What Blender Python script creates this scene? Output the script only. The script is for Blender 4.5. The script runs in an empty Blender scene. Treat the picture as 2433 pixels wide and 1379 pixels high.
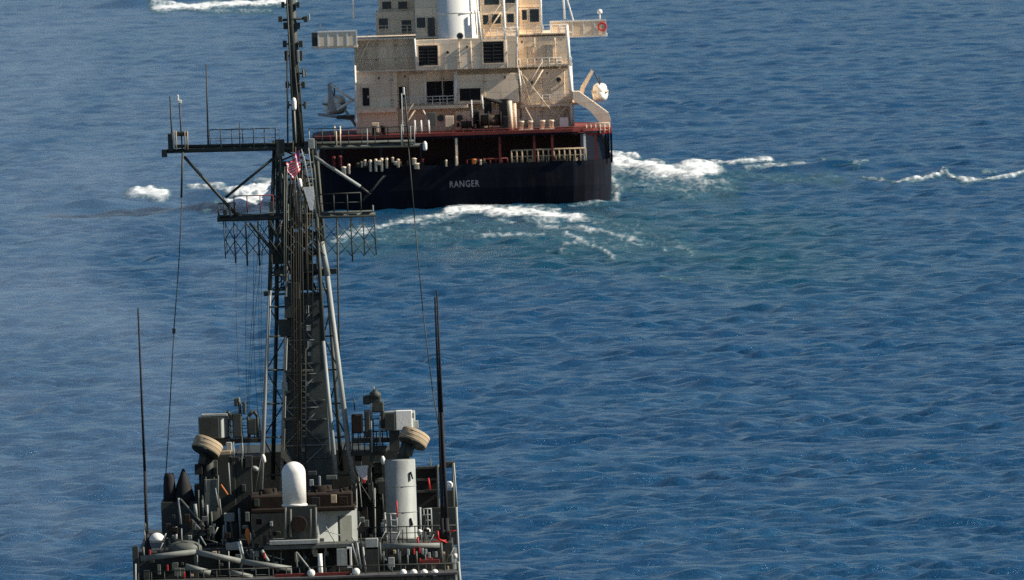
import bpy, math, random
import numpy as np
from mathutils import Matrix, Vector, Euler

random.seed(7)
scene = bpy.context.scene
R = math.radians

# ------------------------------------------------------------------ camera
PW, PH, FPX = 2433.0, 1379.0, 52800.0
CAM_Z, PITCH, ROLL = 60.0, 1.649, -1.9
cam_d = bpy.data.cameras.new('camera')
cam_d.sensor_width = 36.0
cam_d.lens = 36.0 * FPX / PW
cam_d.dof.use_dof = True
cam_d.dof.focus_distance = 1210.0
cam_d.dof.aperture_fstop = 7.0
cam_d.clip_start = 1.0
cam_d.clip_end = 40000.0
cam = bpy.data.objects.new('camera', cam_d)
scene.collection.objects.link(cam)
CAM_M = Matrix.Rotation(R(90 - PITCH), 4, 'X') @ Matrix.Rotation(R(ROLL), 4, 'Z')
cam.matrix_world = Matrix.Translation((0, 0, CAM_Z)) @ CAM_M
scene.camera = cam

# ------------------------------------------------------------------ sky + sun
SUN_EL, SUN_A = 34.0, 5.5            # sun from the right (+X), a little behind the camera
world = bpy.data.worlds.new('World')
scene.world = world
world.use_nodes = True
wn = world.node_tree
wn.nodes.clear()
sky = wn.nodes.new('ShaderNodeTexSky')
sky.sky_type = 'NISHITA'
sky.sun_disc = False
sky.sun_elevation = R(SUN_EL)
sky.sun_rotation = R(90 + SUN_A)
sky.air_density = 1.0
sky.dust_density = 0.1
sky.ozone_density = 2.5
bg = wn.nodes.new('ShaderNodeBackground')
bg.inputs['Strength'].default_value = 0.055
wo = wn.nodes.new('ShaderNodeOutputWorld')
wn.links.new(sky.outputs[0], bg.inputs[0])
wn.links.new(bg.outputs[0], wo.inputs[0])

sun_d = bpy.data.lights.new('sun', 'SUN')
sun_d.energy = 5.0
sun_d.angle = R(0.5)
sun_d.color = (1.0, 0.93, 0.80)
sun = bpy.data.objects.new('sun', sun_d)
scene.collection.objects.link(sun)
sdir = Vector((math.cos(R(SUN_EL)) * math.cos(R(SUN_A)),
               -math.cos(R(SUN_EL)) * math.sin(R(SUN_A)), math.sin(R(SUN_EL))))
sun.rotation_euler = sdir.to_track_quat('Z', 'Y').to_euler()
sun.location = (200, 100, 200)

scene.view_settings.view_transform = 'Standard'
scene.view_settings.look = 'None'
scene.view_settings.exposure = 0.6
scene.view_settings.gamma = 1.0
scene.view_settings.use_curve_mapping = False
scene.render.engine = 'CYCLES'
scene.cycles.use_denoising = False
scene.cycles.max_bounces = 6
scene.cycles.transparent_max_bounces = 16

# ------------------------------------------------------------------ helpers
def W(u, v, Y):
    """world point on the vertical plane y = Y that lies on the line of sight of a measured photo position"""
    d = CAM_M.to_3x3() @ Vector(((u - PW / 2) / FPX, -(v - PH / 2) / FPX, -1.0))
    t = Y / d.y
    return Vector((d.x * t, Y, CAM_Z + d.z * t))

def SC(Y):
    return FPX / Y                      # pixels of the photo per metre at distance Y

def V(p):
    return Vector(p)

ORG = {}

def link(o):
    scene.collection.objects.link(o)
    return o

def tag(o, label=None, cat=None, group=None, kind=None):
    if label: o['label'] = label
    if cat: o['category'] = cat
    if group: o['group'] = group
    if kind: o['kind'] = kind
    return o

def root(name, loc, label, cat, group=None):
    e = link(bpy.data.objects.new(name, None))
    e.location = loc
    ORG[e] = Vector(loc)
    return tag(e, label, cat, group)

class MB:
    def __init__(s):
        s.v = []; s.f = []; s.sm = []
    def add(s, vs, fs, smooth=False):
        b = len(s.v)
        s.v += [tuple(p) for p in vs]
        s.f += [tuple(i + b for i in f) for f in fs]
        s.sm += [smooth] * len(fs)
        return s
    def box(s, c, size, rot=None, bev=0.0):
        x, y, z = size[0] / 2, size[1] / 2, size[2] / 2
        m = (rot.to_matrix() if rot is not None else Matrix.Identity(3))
        c = V(c)
        if bev > 0:
            b = min(bev, x * .45, y * .45, z * .45)
            pts = []
            for sx in (-1, 1):
                for sy in (-1, 1):
                    for sz in (-1, 1):
                        pts.append(((sx*(x-b), sy*(y-b), sz*z), (sx*(x-b), sy*y, sz*(z-b)), (sx*x, sy*(y-b), sz*(z-b))))
            vs = [c + m @ V(q) for t in pts for q in t]
            I = lambda sx, sy, sz, k: ((sx > 0) * 4 + (sy > 0) * 2 + (sz > 0)) * 3 + k
            fs = []
            for sz in (-1, 1):
                q = [I(-1,-1,sz,0), I(1,-1,sz,0), I(1,1,sz,0), I(-1,1,sz,0)]; fs.append(q if sz > 0 else q[::-1])
            for sy in (-1, 1):
                q = [I(-1,sy,-1,1), I(1,sy,-1,1), I(1,sy,1,1), I(-1,sy,1,1)]; fs.append(q if sy < 0 else q[::-1])
            for sx in (-1, 1):
                q = [I(sx,-1,-1,2), I(sx,1,-1,2), I(sx,1,1,2), I(sx,-1,1,2)]; fs.append(q if sx > 0 else q[::-1])
            for a in (-1, 1):
                for d in (-1, 1):
                    fs.append([I(-1,a,d,0), I(1,a,d,0), I(1,a,d,1), I(-1,a,d,1)])
                    fs.append([I(a,-1,d,0), I(a,1,d,0), I(a,1,d,2), I(a,-1,d,2)])
                    fs.append([I(a,d,-1,1), I(a,d,1,1), I(a,d,1,2), I(a,d,-1,2)])
            for sx in (-1, 1):
                for sy in (-1, 1):
                    for sz in (-1, 1):
                        fs.append([I(sx,sy,sz,0), I(sx,sy,sz,1), I(sx,sy,sz,2)])
            return s.add(vs, fs)
        vs = [c + m @ V((sx * x, sy * y, sz * z)) for sx, sy, sz in
              ((-1,-1,-1),(1,-1,-1),(1,1,-1),(-1,1,-1),(-1,-1,1),(1,-1,1),(1,1,1),(-1,1,1))]
        return s.add(vs, [(3,2,1,0),(4,5,6,7),(0,1,5,4),(1,2,6,5),(2,3,7,6),(3,0,4,7)])
    def cyl(s, p0, p1, r0, r1=None, n=8, smooth=True, caps=True):
        p0, p1 = V(p0), V(p1)
        r1 = r0 if r1 is None else r1
        d = (p1 - p0)
        if d.length < 1e-6: return s
        d.normalize()
        a = d.orthogonal().normalized(); b = d.cross(a)
        vs = []
        for p, r in ((p0, r0), (p1, r1)):
            for i in range(n):
                t = 2 * math.pi * i / n
                vs.append(p + (a * math.cos(t) + b * math.sin(t)) * r)
        s.add(vs, [(i, (i+1) % n, n + (i+1) % n, n + i) for i in range(n)], smooth)
        if caps:
            bI = len(s.v) - 2 * n
            s.f += [tuple(bI + i for i in range(n))[::-1], tuple(bI + n + i for i in range(n))]
            s.sm += [False, False]
        return s
    def tube(s, pts, r, n=5):
        for i in range(len(pts) - 1):
            s.cyl(pts[i], pts[i+1], r, r, n)
        return s
    def lathe(s, base, prof, axis=(0, 0, 1), n=20, smooth=True):
        base = V(base); d = V(axis).normalized()
        a = d.orthogonal().normalized(); b = d.cross(a)
        vs = []
        for r, h in prof:
            for i in range(n):
                t = 2 * math.pi * i / n
                vs.append(base + d * h + (a * math.cos(t) + b * math.sin(t)) * r)
        fs = []
        for k in range(len(prof) - 1):
            for i in range(n):
                fs.append((k*n+i, k*n+(i+1) % n, (k+1)*n+(i+1) % n, (k+1)*n+i))
        s.add(vs, fs, smooth)
        bI = len(s.v) - len(vs)
        s.f += [tuple(bI + i for i in range(n))[::-1], tuple(bI + (len(prof)-1)*n + i for i in range(n))]
        s.sm += [False, False]
        return s
    def prism(s, poly, vec):
        """closed planar polygon swept along vec"""
        n = len(poly); vec = V(vec)
        vs = [V(p) for p in poly] + [V(p) + vec for p in poly]
        return s.add(vs, [tuple(range(n))[::-1], tuple(range(n, 2*n))] + [(i, (i+1) % n, n+(i+1) % n, n+i) for i in range(n)])
    def build(s, name, mat, parent=None, label=None):
        org = V((0, 0, 0))
        if parent is not None:
            r = parent
            while r.parent is not None: r = r.parent
            org = ORG[r]
        me = bpy.data.meshes.new(name)
        me.from_pydata([(p[0]-org.x, p[1]-org.y, p[2]-org.z) for p in s.v], [], s.f)
        me.polygons.foreach_set('use_smooth', s.sm)
        me.materials.append(mat)
        import bmesh
        bm = bmesh.new(); bm.from_mesh(me)
        bmesh.ops.recalc_face_normals(bm, faces=bm.faces)
        bm.to_mesh(me); bm.free()
        me.update()
        o = link(bpy.data.objects.new(name, me))
        if parent is not None: o.parent = parent
        if label: o['label'] = label
        return o

def thing(name, mb, mat, loc, label, cat, group=None):
    """a one-mesh thing with its origin at loc"""
    loc = V(loc)
    mb.v = [(p[0]-loc.x, p[1]-loc.y, p[2]-loc.z) for p in mb.v]
    o = mb.build(name, mat)
    o.location = loc
    ORG[o] = loc
    return tag(o, label, cat, group)

# photo-measured boxes and rods -------------------------------------------------
def boxp(mb, u0, v0, u1, v1, Y, depth, rot=None, bev=0.0):
    c = W((u0+u1)/2, (v0+v1)/2, Y); s = SC(Y)
    c.y += depth / 2
    return mb.box(c, (abs(u1-u0)/s, depth, abs(v1-v0)/s), rot, bev)

def BOX(name, par, mat, u0, v0, u1, v1, Y, depth, bev=0.02, label=None, rot=None):
    return boxp(MB(), u0, v0, u1, v1, Y, depth, rot, bev).build(name, mat, par, label)

def ROD(name, par, mat, a, b, Y, r, Y2=None, r2=None, n=6, label=None):
    Y2 = Y if Y2 is None else Y2
    return MB().cyl(W(a[0], a[1], Y), W(b[0], b[1], Y2), r, r2, n).build(name, mat, par, label)

# ------------------------------------------------------------------ materials
def nodes_of(name):
    m = bpy.data.materials.new(name)
    m.use_nodes = True
    nt = m.node_tree
    b = nt.nodes['Principled BSDF']
    return m, nt, b

def paint(name, col, rough=0.55, var=0.22, scale=0.6, rust=0.0, rustcol=(0.16, 0.06, 0.025), spec=0.3, metal=0.0, bump=0.15, seams=False):
    m, nt, b = nodes_of(name)
    N, L = nt.nodes.new, nt.links.new
    tc = N('ShaderNodeTexCoord')
    mp = N('ShaderNodeMapping'); mp.inputs['Scale'].default_value = (scale, scale, scale * 0.35)
    L(tc.outputs['Object'], mp.inputs[0])
    n1 = N('ShaderNodeTexNoise'); n1.inputs['Scale'].default_value = 1.6; n1.inputs['Detail'].default_value = 7; n1.inputs['Roughness'].default_value = 0.65
    L(mp.outputs[0], n1.inputs['Vector'])
    r1 = N('ShaderNodeMapRange')
    r1.inputs[1].default_value = 0.3; r1.inputs[2].default_value = 0.7
    r1.inputs[3].default_value = 1 - var; r1.inputs[4].default_value = 1 + var * 0.6
    L(n1.outputs[0], r1.inputs[0])
    mul = N('ShaderNodeVectorMath'); mul.operation = 'SCALE'
    mul.inputs[0].default_value = col
    L(r1.outputs[0], mul.inputs['Scale'])
    out = mul.outputs[0]
    if rust > 0:
        mp2 = N('ShaderNodeMapping'); mp2.inputs['Scale'].default_value = (1.7, 1.7, 0.16)
        L(tc.outputs['Object'], mp2.inputs[0])
        n2 = N('ShaderNodeTexNoise'); n2.inputs['Scale'].default_value = 1.4; n2.inputs['Detail'].default_value = 6; n2.inputs['Roughness'].default_value = 0.7
        L(mp2.outputs[0], n2.inputs['Vector'])
        r2 = N('ShaderNodeMapRange')
        r2.inputs[1].default_value = 0.55; r2.inputs[2].default_value = 0.78; r2.inputs[3].default_value = 0; r2.inputs[4].default_value = rust
        L(n2.outputs[0], r2.inputs[0])
        mx = N('ShaderNodeMix'); mx.data_type = 'RGBA'
        L(r2.outputs[0], mx.inputs[0]); L(out, mx.inputs[6]); mx.inputs[7].default_value = (*rustcol, 1)
        out = mx.outputs[2]
    if seams:
        # plating: slightly different sheets with dark weld lines
        sw = N('ShaderNodeSeparateXYZ'); L(tc.outputs['Object'], sw.inputs[0])
        cb = N('ShaderNodeCombineXYZ'); L(sw.outputs[0], cb.inputs[0]); L(sw.outputs[2], cb.inputs[1])
        br = N('ShaderNodeTexBrick'); br.offset = 0.37
        br.inputs['Scale'].default_value = 1.0; br.inputs['Brick Width'].default_value = 2.7; br.inputs['Row Height'].default_value = 1.35
        br.inputs['Mortar Size'].default_value = 0.025; br.inputs['Mortar Smooth'].default_value = 0.4
        br.inputs['Color1'].default_value = (1, 1, 1, 1); br.inputs['Color2'].default_value = (0.84, 0.83, 0.81, 1); br.inputs['Mortar'].default_value = (0.62, 0.55, 0.47, 1)
        L(cb.outputs[0], br.inputs['Vector'])
        m2 = N('ShaderNodeMix'); m2.data_type = 'RGBA'; m2.blend_type = 'MULTIPLY'; m2.inputs[0].default_value = 1.0
        L(out, m2.inputs[6]); L(br.outputs['Color'], m2.inputs[7])
        out = m2.outputs[2]
    L(out, b.inputs['Base Color'])
    b.inputs['Roughness'].default_value = rough
    b.inputs['Metallic'].default_value = metal
    b.inputs['Specular IOR Level'].default_value = spec
    if bump:
        n3 = N('ShaderNodeTexNoise'); n3.inputs['Scale'].default_value = 6; n3.inputs['Detail'].default_value = 5
        L(tc.outputs['Object'], n3.inputs['Vector'])
        bp = N('ShaderNodeBump'); bp.inputs['Strength'].default_value = bump; bp.inputs['Distance'].default_value = 0.05
        L(n3.outputs[0], bp.inputs['Height']); L(bp.outputs[0], b.inputs['Normal'])
    return m

M = {}
M['hull'] = paint('tanker_hull_black', (0.0055, 0.0075, 0.0145), 0.75, 0.5, 0.3, spec=0.1, rust=0.6, rustcol=(0.05, 0.030, 0.022), seams=True)
M['maroon'] = paint('deck_edge_oxide', (0.15, 0.024, 0.020), 0.7, 0.4, 0.7)
M['cream'] = paint('house_cream', (0.88, 0.71, 0.52), 0.6, 0.18, 0.35, rust=0.40, rustcol=(0.34, 0.20, 0.11), bump=0, seams=True)
M['white'] = paint('white_paint', (0.80, 0.78, 0.72), 0.5, 0.08, 0.6, rust=0.12, rustcol=(0.4, 0.27, 0.16))
M['radome'] = paint('radome_white', (0.78, 0.76, 0.70), 0.5, 0.10, 0.8, rust=0.25, rustcol=(0.42, 0.33, 0.22))
M['glass'] = paint('dark_glass', (0.03, 0.042, 0.05), 0.12, 0.2, 1.0, spec=0.5, bump=0)
M['void'] = paint('black_louvre', (0.016, 0.015, 0.016), 0.8, 0.3, 1.0)
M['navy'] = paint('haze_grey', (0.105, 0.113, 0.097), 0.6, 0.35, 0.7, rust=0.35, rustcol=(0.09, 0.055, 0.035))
M['navyl'] = paint('light_sunlit_grey', (0.30, 0.315, 0.295), 0.55, 0.28, 0.7, rust=0.3, rustcol=(0.22, 0.15, 0.10))  # haze grey lightened; also puts sunlight into the colour of lit pieces
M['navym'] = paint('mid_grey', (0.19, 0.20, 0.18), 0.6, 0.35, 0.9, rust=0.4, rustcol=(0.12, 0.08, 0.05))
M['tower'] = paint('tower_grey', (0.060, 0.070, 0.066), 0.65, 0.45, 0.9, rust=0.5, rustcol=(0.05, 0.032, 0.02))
M['navyd'] = paint('dark_shaded_grey', (0.036, 0.040, 0.035), 0.65, 0.35, 0.9, rust=0.3, rustcol=(0.06, 0.035, 0.02))  # haze grey darkened; also puts shade into the colour of shaded pieces
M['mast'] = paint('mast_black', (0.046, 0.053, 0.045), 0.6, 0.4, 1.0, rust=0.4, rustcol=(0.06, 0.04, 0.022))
M['soot'] = paint('sooty_brown', (0.020, 0.012, 0.008), 0.9, 0.45, 1.2)
M['deck'] = paint('deck_grey', (0.075, 0.075, 0.075), 0.85, 0.35, 0.8, rust=0.4, rustcol=(0.12, 0.06, 0.035))
M['red'] = paint('red_paint', (0.50, 0.022, 0.018), 0.5, 0.2, 1.0)
M['orange'] = paint('orange_cover', (0.62, 0.19, 0.05), 0.7, 0.25, 2.0)
M['rope'] = paint('brown_rope', (0.075, 0.055, 0.035), 0.9, 0.3, 2.0, bump=0)
M['tan'] = paint('tan_canvas', (0.40, 0.31, 0.20), 0.8, 0.25, 1.5, rust=0.3, rustcol=(0.2, 0.13, 0.07))
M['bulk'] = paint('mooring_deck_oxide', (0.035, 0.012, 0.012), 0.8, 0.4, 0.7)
M['text'] = paint('faded_white_lettering', (0.22, 0.22, 0.26), 0.8, 0.5, 2.5, bump=0)

# ------------------------------------------------------------------ sea
def ystep(y):
    return 0.62 * (np.maximum(y, 1400.0) / 1400.0) ** 1.25

rng = np.random.default_rng(11)
SEA_SLOPE = 0.030
COMP = []
for i in range(170):
    lam = 1.15 * (9.0 / 1.15) ** rng.random()
    ang = math.radians(90 + rng.normal(3, 52))
    slope = SEA_SLOPE * (1.0 if lam < 5 else (5 / lam) ** 0.8)
    k = 2 * math.pi / lam
    COMP.append((k * math.cos(ang), k * math.sin(ang), slope / k, rng.random() * 2 * math.pi, lam))

# gentle large-scale patchiness of the chop (gusts)
GUST = [(2*math.pi/l*math.cos(a), 2*math.pi/l*math.sin(a), p) for l, a, p in
        [(38, 1.2, .3), (61, 1.9, 2.0), (90, 1.4, 4.1), (27, 2.2, 5.0)]]

def sea_pt(u, v):
    d = CAM_M.to_3x3() @ Vector(((u - PW/2) / FPX, -(v - PH/2) / FPX, -1.0))
    t = -CAM_Z / d.z
    return d.x * t, d.y * t

RIDGE = [(*sea_pt(u, v), wd / 2 / (FPX / sea_pt(u, v)[1]), sy, ht) for u, v, wd, sy, ht in
         [(310, 18, 170, 6, 2.0), (420, 2, 200, 6, 1.8), (1960, 404, 190, 4, 1.1), (2300, 412, 160, 5, .7), (1650, 404, 180, 4, .9), (520, 474, 260, 5, 1.1),
          (230, 500, 330, 5, 1.1), (480, 508, 200, 5, .9), (1180, 540, 200, 6, .35), (1300, 575, 160, 6, .3), (2130, 450, 160, 6, .45), (1540, 470, 200, 6, .4)]]

def sea_h(x, y):
    x = np.asarray(x, dtype=np.float64); y = np.asarray(y, dtype=np.float64)
    st = ystep(np.abs(y))
    far = np.clip(1 - (np.maximum(np.abs(x) - 110, 0) / 60), 0, 1) * np.clip(1 - np.maximum(y - 4300, 0) / 600, 0, 1) * np.clip((y - 1250) / 60, 0, 1)
    g = sum(np.sin(kx*x + ky*y + p) for kx, ky, p in GUST) * 0.12 + 0.95
    # vary direction slowly so that crests are short and uneven
    xw = x + 1.4*np.sin(0.11*y + 0.05*x) + 0.8*np.sin(0.23*x - 0.07*y + 1)
    yw = y + 1.2*np.sin(0.13*x + 0.04*y) + 0.7*np.sin(0.31*x + 0.09*y + 2)
    h = np.zeros_like(x)
    for kx, ky, a, p, lam in COMP:
        f = np.clip(lam / (2.2 * st) - 0.5, 0, 1)
        h += a * f * np.sin(kx * xw + ky * yw + p)
    h = h * far * g
    for x0, y0, sx, sy, ht in RIDGE:                                   # steeper wake waves
        h += ht * np.exp(-((x - x0) / sx)**2 - ((y - y0) / sy)**2)
    return h

def to_px(x, y, z=0.0):
    Mi = np.array(CAM_M.to_3x3().transposed())
    dx, dy, dz = x, y, z - CAM_Z
    cx = Mi[0,0]*dx + Mi[0,1]*dy + Mi[0,2]*dz
    cy = Mi[1,0]*dx + Mi[1,1]*dy + Mi[1,2]*dz
    cz = Mi[2,0]*dx + Mi[2,1]*dy + Mi[2,2]*dz
    return PW/2 + FPX * cx / -cz, PH/2 - FPX * cy / -cz

def grid_mesh(name, X, Y, Z, mat, attr=None, keep=None):
    ny, nx = X.shape
    co = np.stack([X, Y, Z], -1).reshape(-1, 3)
    idx = np.arange(nx * ny).reshape(ny, nx)
    q = np.stack([idx[:-1, :-1], idx[:-1, 1:], idx[1:, 1:], idx[1:, :-1]], -1).reshape(-1, 4)
    if keep is not None:
        kk = keep.reshape(-1)
        q = q[kk[q].any(1)]
        used = np.unique(q)
        rem = np.full(len(co), -1); rem[used] = np.arange(len(used))
        q = rem[q]; co = co[used]
        if attr is not None: attr = attr.reshape(-1)[used]
    me = bpy.data.meshes.new(name)
    me.vertices.add(len(co)); me.vertices.foreach_set('co', co.astype(np.float32).ravel())
    me.loops.add(q.size); me.loops.foreach_set('vertex_index', q.astype(np.int32).ravel())
    me.polygons.add(len(q)); me.polygons.foreach_set('loop_start', np.arange(0, q.size, 4, dtype=np.int32))
    me.polygons.foreach_set('use_smooth', np.ones(len(q), dtype=bool))
    if attr is not None:
        at = me.attributes.new('foam', 'FLOAT', 'POINT')
        at.data.foreach_set('value', np.asarray(attr, dtype=np.float32).ravel())
    me.update(calc_edges=True)
    me.materials.append(mat)
    return link(bpy.data.objects.new(name, me))

def sea_material():
    m, nt, b = nodes_of('sea_water')
    N, L = nt.nodes.new, nt.links.new
    geo = N('ShaderNodeNewGeometry')
    b.inputs['Base Color'].default_value = (0.010, 0.045, 0.120, 1)
    n0 = N('ShaderNodeTexNoise'); n0.inputs['Scale'].default_value = 0.03; n0.inputs['Detail'].default_value = 5
    L(geo.outputs['Position'], n0.inputs['Vector'])
    mx = N('ShaderNodeMix'); mx.data_type = 'RGBA'
    mx.inputs[6].default_value = (0.004, 0.034, 0.098, 1); mx.inputs[7].default_value = (0.009, 0.072, 0.152, 1)
    L(n0.outputs[0], mx.inputs[0])
    at = N('ShaderNodeAttribute'); at.attribute_name = 'foam'           # water churned green by the screw
    mc = N('ShaderNodeMix'); mc.data_type = 'RGBA'
    L(at.outputs['Fac'], mc.inputs[0]); L(mx.outputs[2], mc.inputs[6]); mc.inputs[7].default_value = (0.003, 0.058, 0.082, 1)
    L(mc.outputs[2], b.inputs['Base Color'])
    b.inputs['Roughness'].default_value = 0.20
    b.inputs['IOR'].default_value = 1.33
    mp = N('ShaderNodeMapping'); mp.inputs['Scale'].default_value = (0.9, 1.0, 1.0)
    L(geo.outputs['Position'], mp.inputs[0])
    n1 = N('ShaderNodeTexNoise'); n1.inputs['Scale'].default_value = 1.7; n1.inputs['Detail'].default_value = 8; n1.inputs['Roughness'].default_value = 0.66
    L(mp.outputs[0], n1.inputs['Vector'])
    bp = N('ShaderNodeBump'); bp.inputs['Strength'].default_value = 0.9; bp.inputs['Distance'].default_value = 0.36
    L(n1.outputs[0], bp.inputs['Height']); L(bp.outputs[0], b.inputs['Normal'])
    return m

def axis_steps(a, b, f):
    out = [a]
    while out[-1] < b: out.append(out[-1] + f(out[-1]))
    return out

ys = [-400, 0, 400, 800, 1000, 1150, 1220, 1260, 1290, 1320, 1345, 1365, 1380, 1388] + axis_steps(1392.0, 4000.0, lambda y: float(ystep(y)))
ys += [ys[-1] + d for d in (5, 12, 25, 50, 100, 200, 400, 900, 2000, 5000, 10000, 20000)]
xp = axis_steps(0.0, 100.0, lambda x: 0.38 + max(0, x - 40) * 0.012)
xp += [xp[-1] + d for d in (3, 8, 16, 30, 60, 150, 400, 1200, 4000, 9000)]
xs = [-x for x in xp[:0:-1]] + xp
GX, GY = np.meshgrid(np.array(xs), np.array(ys))
PU, PV = to_px(GX, np.maximum(GY, 1000.0))
CHURN = np.exp(-((PU - 1700) / 420)**2 - ((PV - 560 - .12*(PU - 1600)) / 120)**2) + .8*np.exp(-((PU - 1150) / 300)**2 - ((PV - 600) / 70)**2)
CHURN = np.clip(CHURN * (.75 + .25*np.sin(GX*.21 + GY*.013)*np.sin(GX*.083 - GY*.021)), 0, 1)
CHURN[GY < 1300] = 0
sea = grid_mesh('sea', GX, GY, sea_h(GX, GY), sea_material(), attr=CHURN)
tag(sea, 'choppy deep blue sea around the two ships', 'sea', kind='structure')

# ------------------------------------------------------------------ foam
def foam_material():
    m, nt, b = nodes_of('foam_white_water')
    N, L = nt.nodes.new, nt.links.new
    geo = N('ShaderNodeNewGeometry')
    at = N('ShaderNodeAttribute'); at.attribute_name = 'foam'
    mp = N('ShaderNodeMapping'); mp.inputs['Scale'].default_value = (0.8, 0.085, 1.0)
    L(geo.outputs['Position'], mp.inputs[0])
    n1 = N('ShaderNodeTexNoise'); n1.inputs['Scale'].default_value = 0.9; n1.inputs['Detail'].default_value = 10; n1.inputs['Roughness'].default_value = 0.74
    n1.inputs['Distortion'].default_value = 0.9
    L(mp.outputs[0], n1.inputs['Vector'])
    n2 = N('ShaderNodeTexVoronoi'); n2.feature = 'DISTANCE_TO_EDGE'; n2.inputs['Scale'].default_value = 1.3
    L(mp.outputs[0], n2.inputs['Vector'])
    lace = N('ShaderNodeMapRange'); lace.inputs[1].default_value = 0.0; lace.inputs[2].default_value = 0.35; lace.inputs[3].default_value = 0.10; lace.inputs[4].default_value = -0.10
    L(n2.outputs[0], lace.inputs[0])
    ad0 = N('ShaderNodeMath'); ad0.operation = 'ADD'
    L(n1.outputs[0], ad0.inputs[0]); L(lace.outputs[0], ad0.inputs[1])
    ad = N('ShaderNodeMath'); ad.operation = 'ADD'
    L(ad0.outputs[0], ad.inputs[0]); L(at.outputs['Fac'], ad.inputs[1])
    r1 = N('ShaderNodeMapRange'); r1.interpolation_type = 'SMOOTHSTEP'          # white lace
    r1.inputs[1].default_value = 0.86; r1.inputs[2].default_value = 1.36
    L(ad.outputs[0], r1.inputs[0])
    r2 = N('ShaderNodeMapRange'); r2.interpolation_type = 'SMOOTHSTEP'          # aerated green water around it
    r2.inputs[1].default_value = 0.40; r2.inputs[2].default_value = 1.05; r2.inputs[4].default_value = 0.62
    L(ad.outputs[0], r2.inputs[0])
    mxm = N('ShaderNodeMath'); mxm.operation = 'MAXIMUM'
    L(r1.outputs[0], mxm.inputs[0]); L(r2.outputs[0], mxm.inputs[1])
    e = N('ShaderNodeMapRange'); e.interpolation_type = 'SMOOTHSTEP'; e.inputs[1].default_value = 0.01; e.inputs[2].default_value = 0.32
    L(at.outputs['Fac'], e.inputs[0])
    al = N('ShaderNodeMath'); al.operation = 'MULTIPLY'
    L(mxm.outputs[0], al.inputs[0]); L(e.outputs[0], al.inputs[1])
    mx = N('ShaderNodeMix'); mx.data_type = 'RGBA'
    mx.inputs[6].default_value = (0.035, 0.125, 0.170, 1); mx.inputs[7].default_value = (0.80, 0.82, 0.80, 1)
    L(r1.outputs[0], mx.inputs[0]); L(mx.outputs[2], b.inputs['Base Color'])
    L(al.outputs[0], b.inputs['Alpha'])
    b.inputs['Roughness'].default_value = 0.6
    return m

M['foam'] = foam_material()

def foam_obj(name, strokes, label, lift=0.5, step=0.35, cat='foam', ystp=2.2):
    """strokes: (polyline in photo positions, half width across, density) laid on the water plane"""
    pts = [sea_pt(u, v) for pl, hw, d in strokes for u, v in pl]
    hwm = max(h for _, h, _ in strokes)
    x0 = min(p[0] for p in pts) - 3; x1 = max(p[0] for p in pts) + 3
    y0 = min(p[1] for p in pts); y1 = max(p[1] for p in pts)
    my = hwm * 1.6 * (y1 / FPX) / (CAM_Z / y1)
    y0 -= my; y1 += my
    xx = np.arange(x0, x1, step); yy = np.arange(y0, y1, ystp)
    X, Y = np.meshgrid(xx, yy)
    U, Vv = to_px(X, Y)
    D = np.zeros_like(X)
    for pl, hw, den in strokes:
        best = np.full_like(X, 1e9)
        for (ua, va), (ub, vb) in zip(pl[:-1], pl[1:]):
            dx, dy = ub - ua, vb - va
            t = np.clip(((U-ua)*dx + (Vv-va)*dy) / (dx*dx + dy*dy + 1e-9), 0, 1)
            ddx = (U - ua - t*dx) * 0.55; ddy = Vv - va - t*dy
            best = np.minimum(best, np.sqrt(ddx**2 + ddy**2))
        w = 0.75 + 0.35*np.sin(X*0.9 + Y*0.03) * np.sin(X*0.37 - Y*0.05 + 1.3)
        D = np.maximum(D, den * np.clip(1 - best / (hw * 1.3 * w), 0, 1) ** 0.65)
    bump = 0.5 + .2*(np.sin(X*1.73 + .11*Y + 1) + np.sin(X*2.91 - .17*Y + 4)*np.sin(Y*.23 + X*.37) + np.sin(X*.67 + .05*Y + 2)*np.sin(X*4.3 + Y*.31))
    Z = sea_h(X, Y) + 0.07 + lift * np.clip(D - .2, 0, 1) * (0.35 + 0.8*bump)
    o = grid_mesh(name, X, Y, Z, M['foam'], attr=D, keep=D > 0.015)
    tag(o, label, cat, kind='stuff')
    return o

foam_obj('stern_wake_foam', [
    ([(800, 572), (880, 548), (960, 532), (1040, 517), (1070, 510)], 15, .62),
    ([(1070, 507), (1110, 503), (1180, 506), (1240, 510), (1330, 518), (1370, 522)], 19, .85),
    ([(1190, 496), (1260, 496), (1330, 500)], 7, .62),
    ([(1130, 566), (1200, 562), (1290, 560)], 7, .55),
    ([(1250, 525), (1300, 540), (1370, 545), (1450, 560), (1520, 580)], 14, .55),
    ([(1340, 555), (1390, 580), (1430, 600), (1460, 618)], 10, .62),
    ([(1440, 620), (1480, 618)], 7, .5),
    ([(1060, 548), (1100, 552)], 12, .45), ([(1340, 584), (1370, 584)], 7, .5),
    ([(1570, 660), (1640, 668)], 7, .38),
    ([(1350, 492), (1400, 488), (1455, 484)], 5, .6),
    ([(850, 580), (1000, 560), (1150, 545), (1300, 560), (1480, 590)], 46, .34),
    ([(1400, 530), (1520, 545), (1640, 600)], 40, .36),
    ([(1000, 535), (1050, 528), (1110, 530)], 6, .5), ([(940, 552), (1010, 545)], 7, .48), ([(1180, 528), (1260, 535), (1330, 532)], 6, .55), ([(1390, 545), (1450, 552)], 6, .55),
    ([(1480, 560), (1530, 572), (1580, 600)], 6, .46), ([(1300, 600), (1360, 606)], 5, .42), ([(1500, 625), (1560, 632)], 5, .4),
], 'broken white wake trailing from the black stern of the tanker', 0.45, cat='wake')
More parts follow.
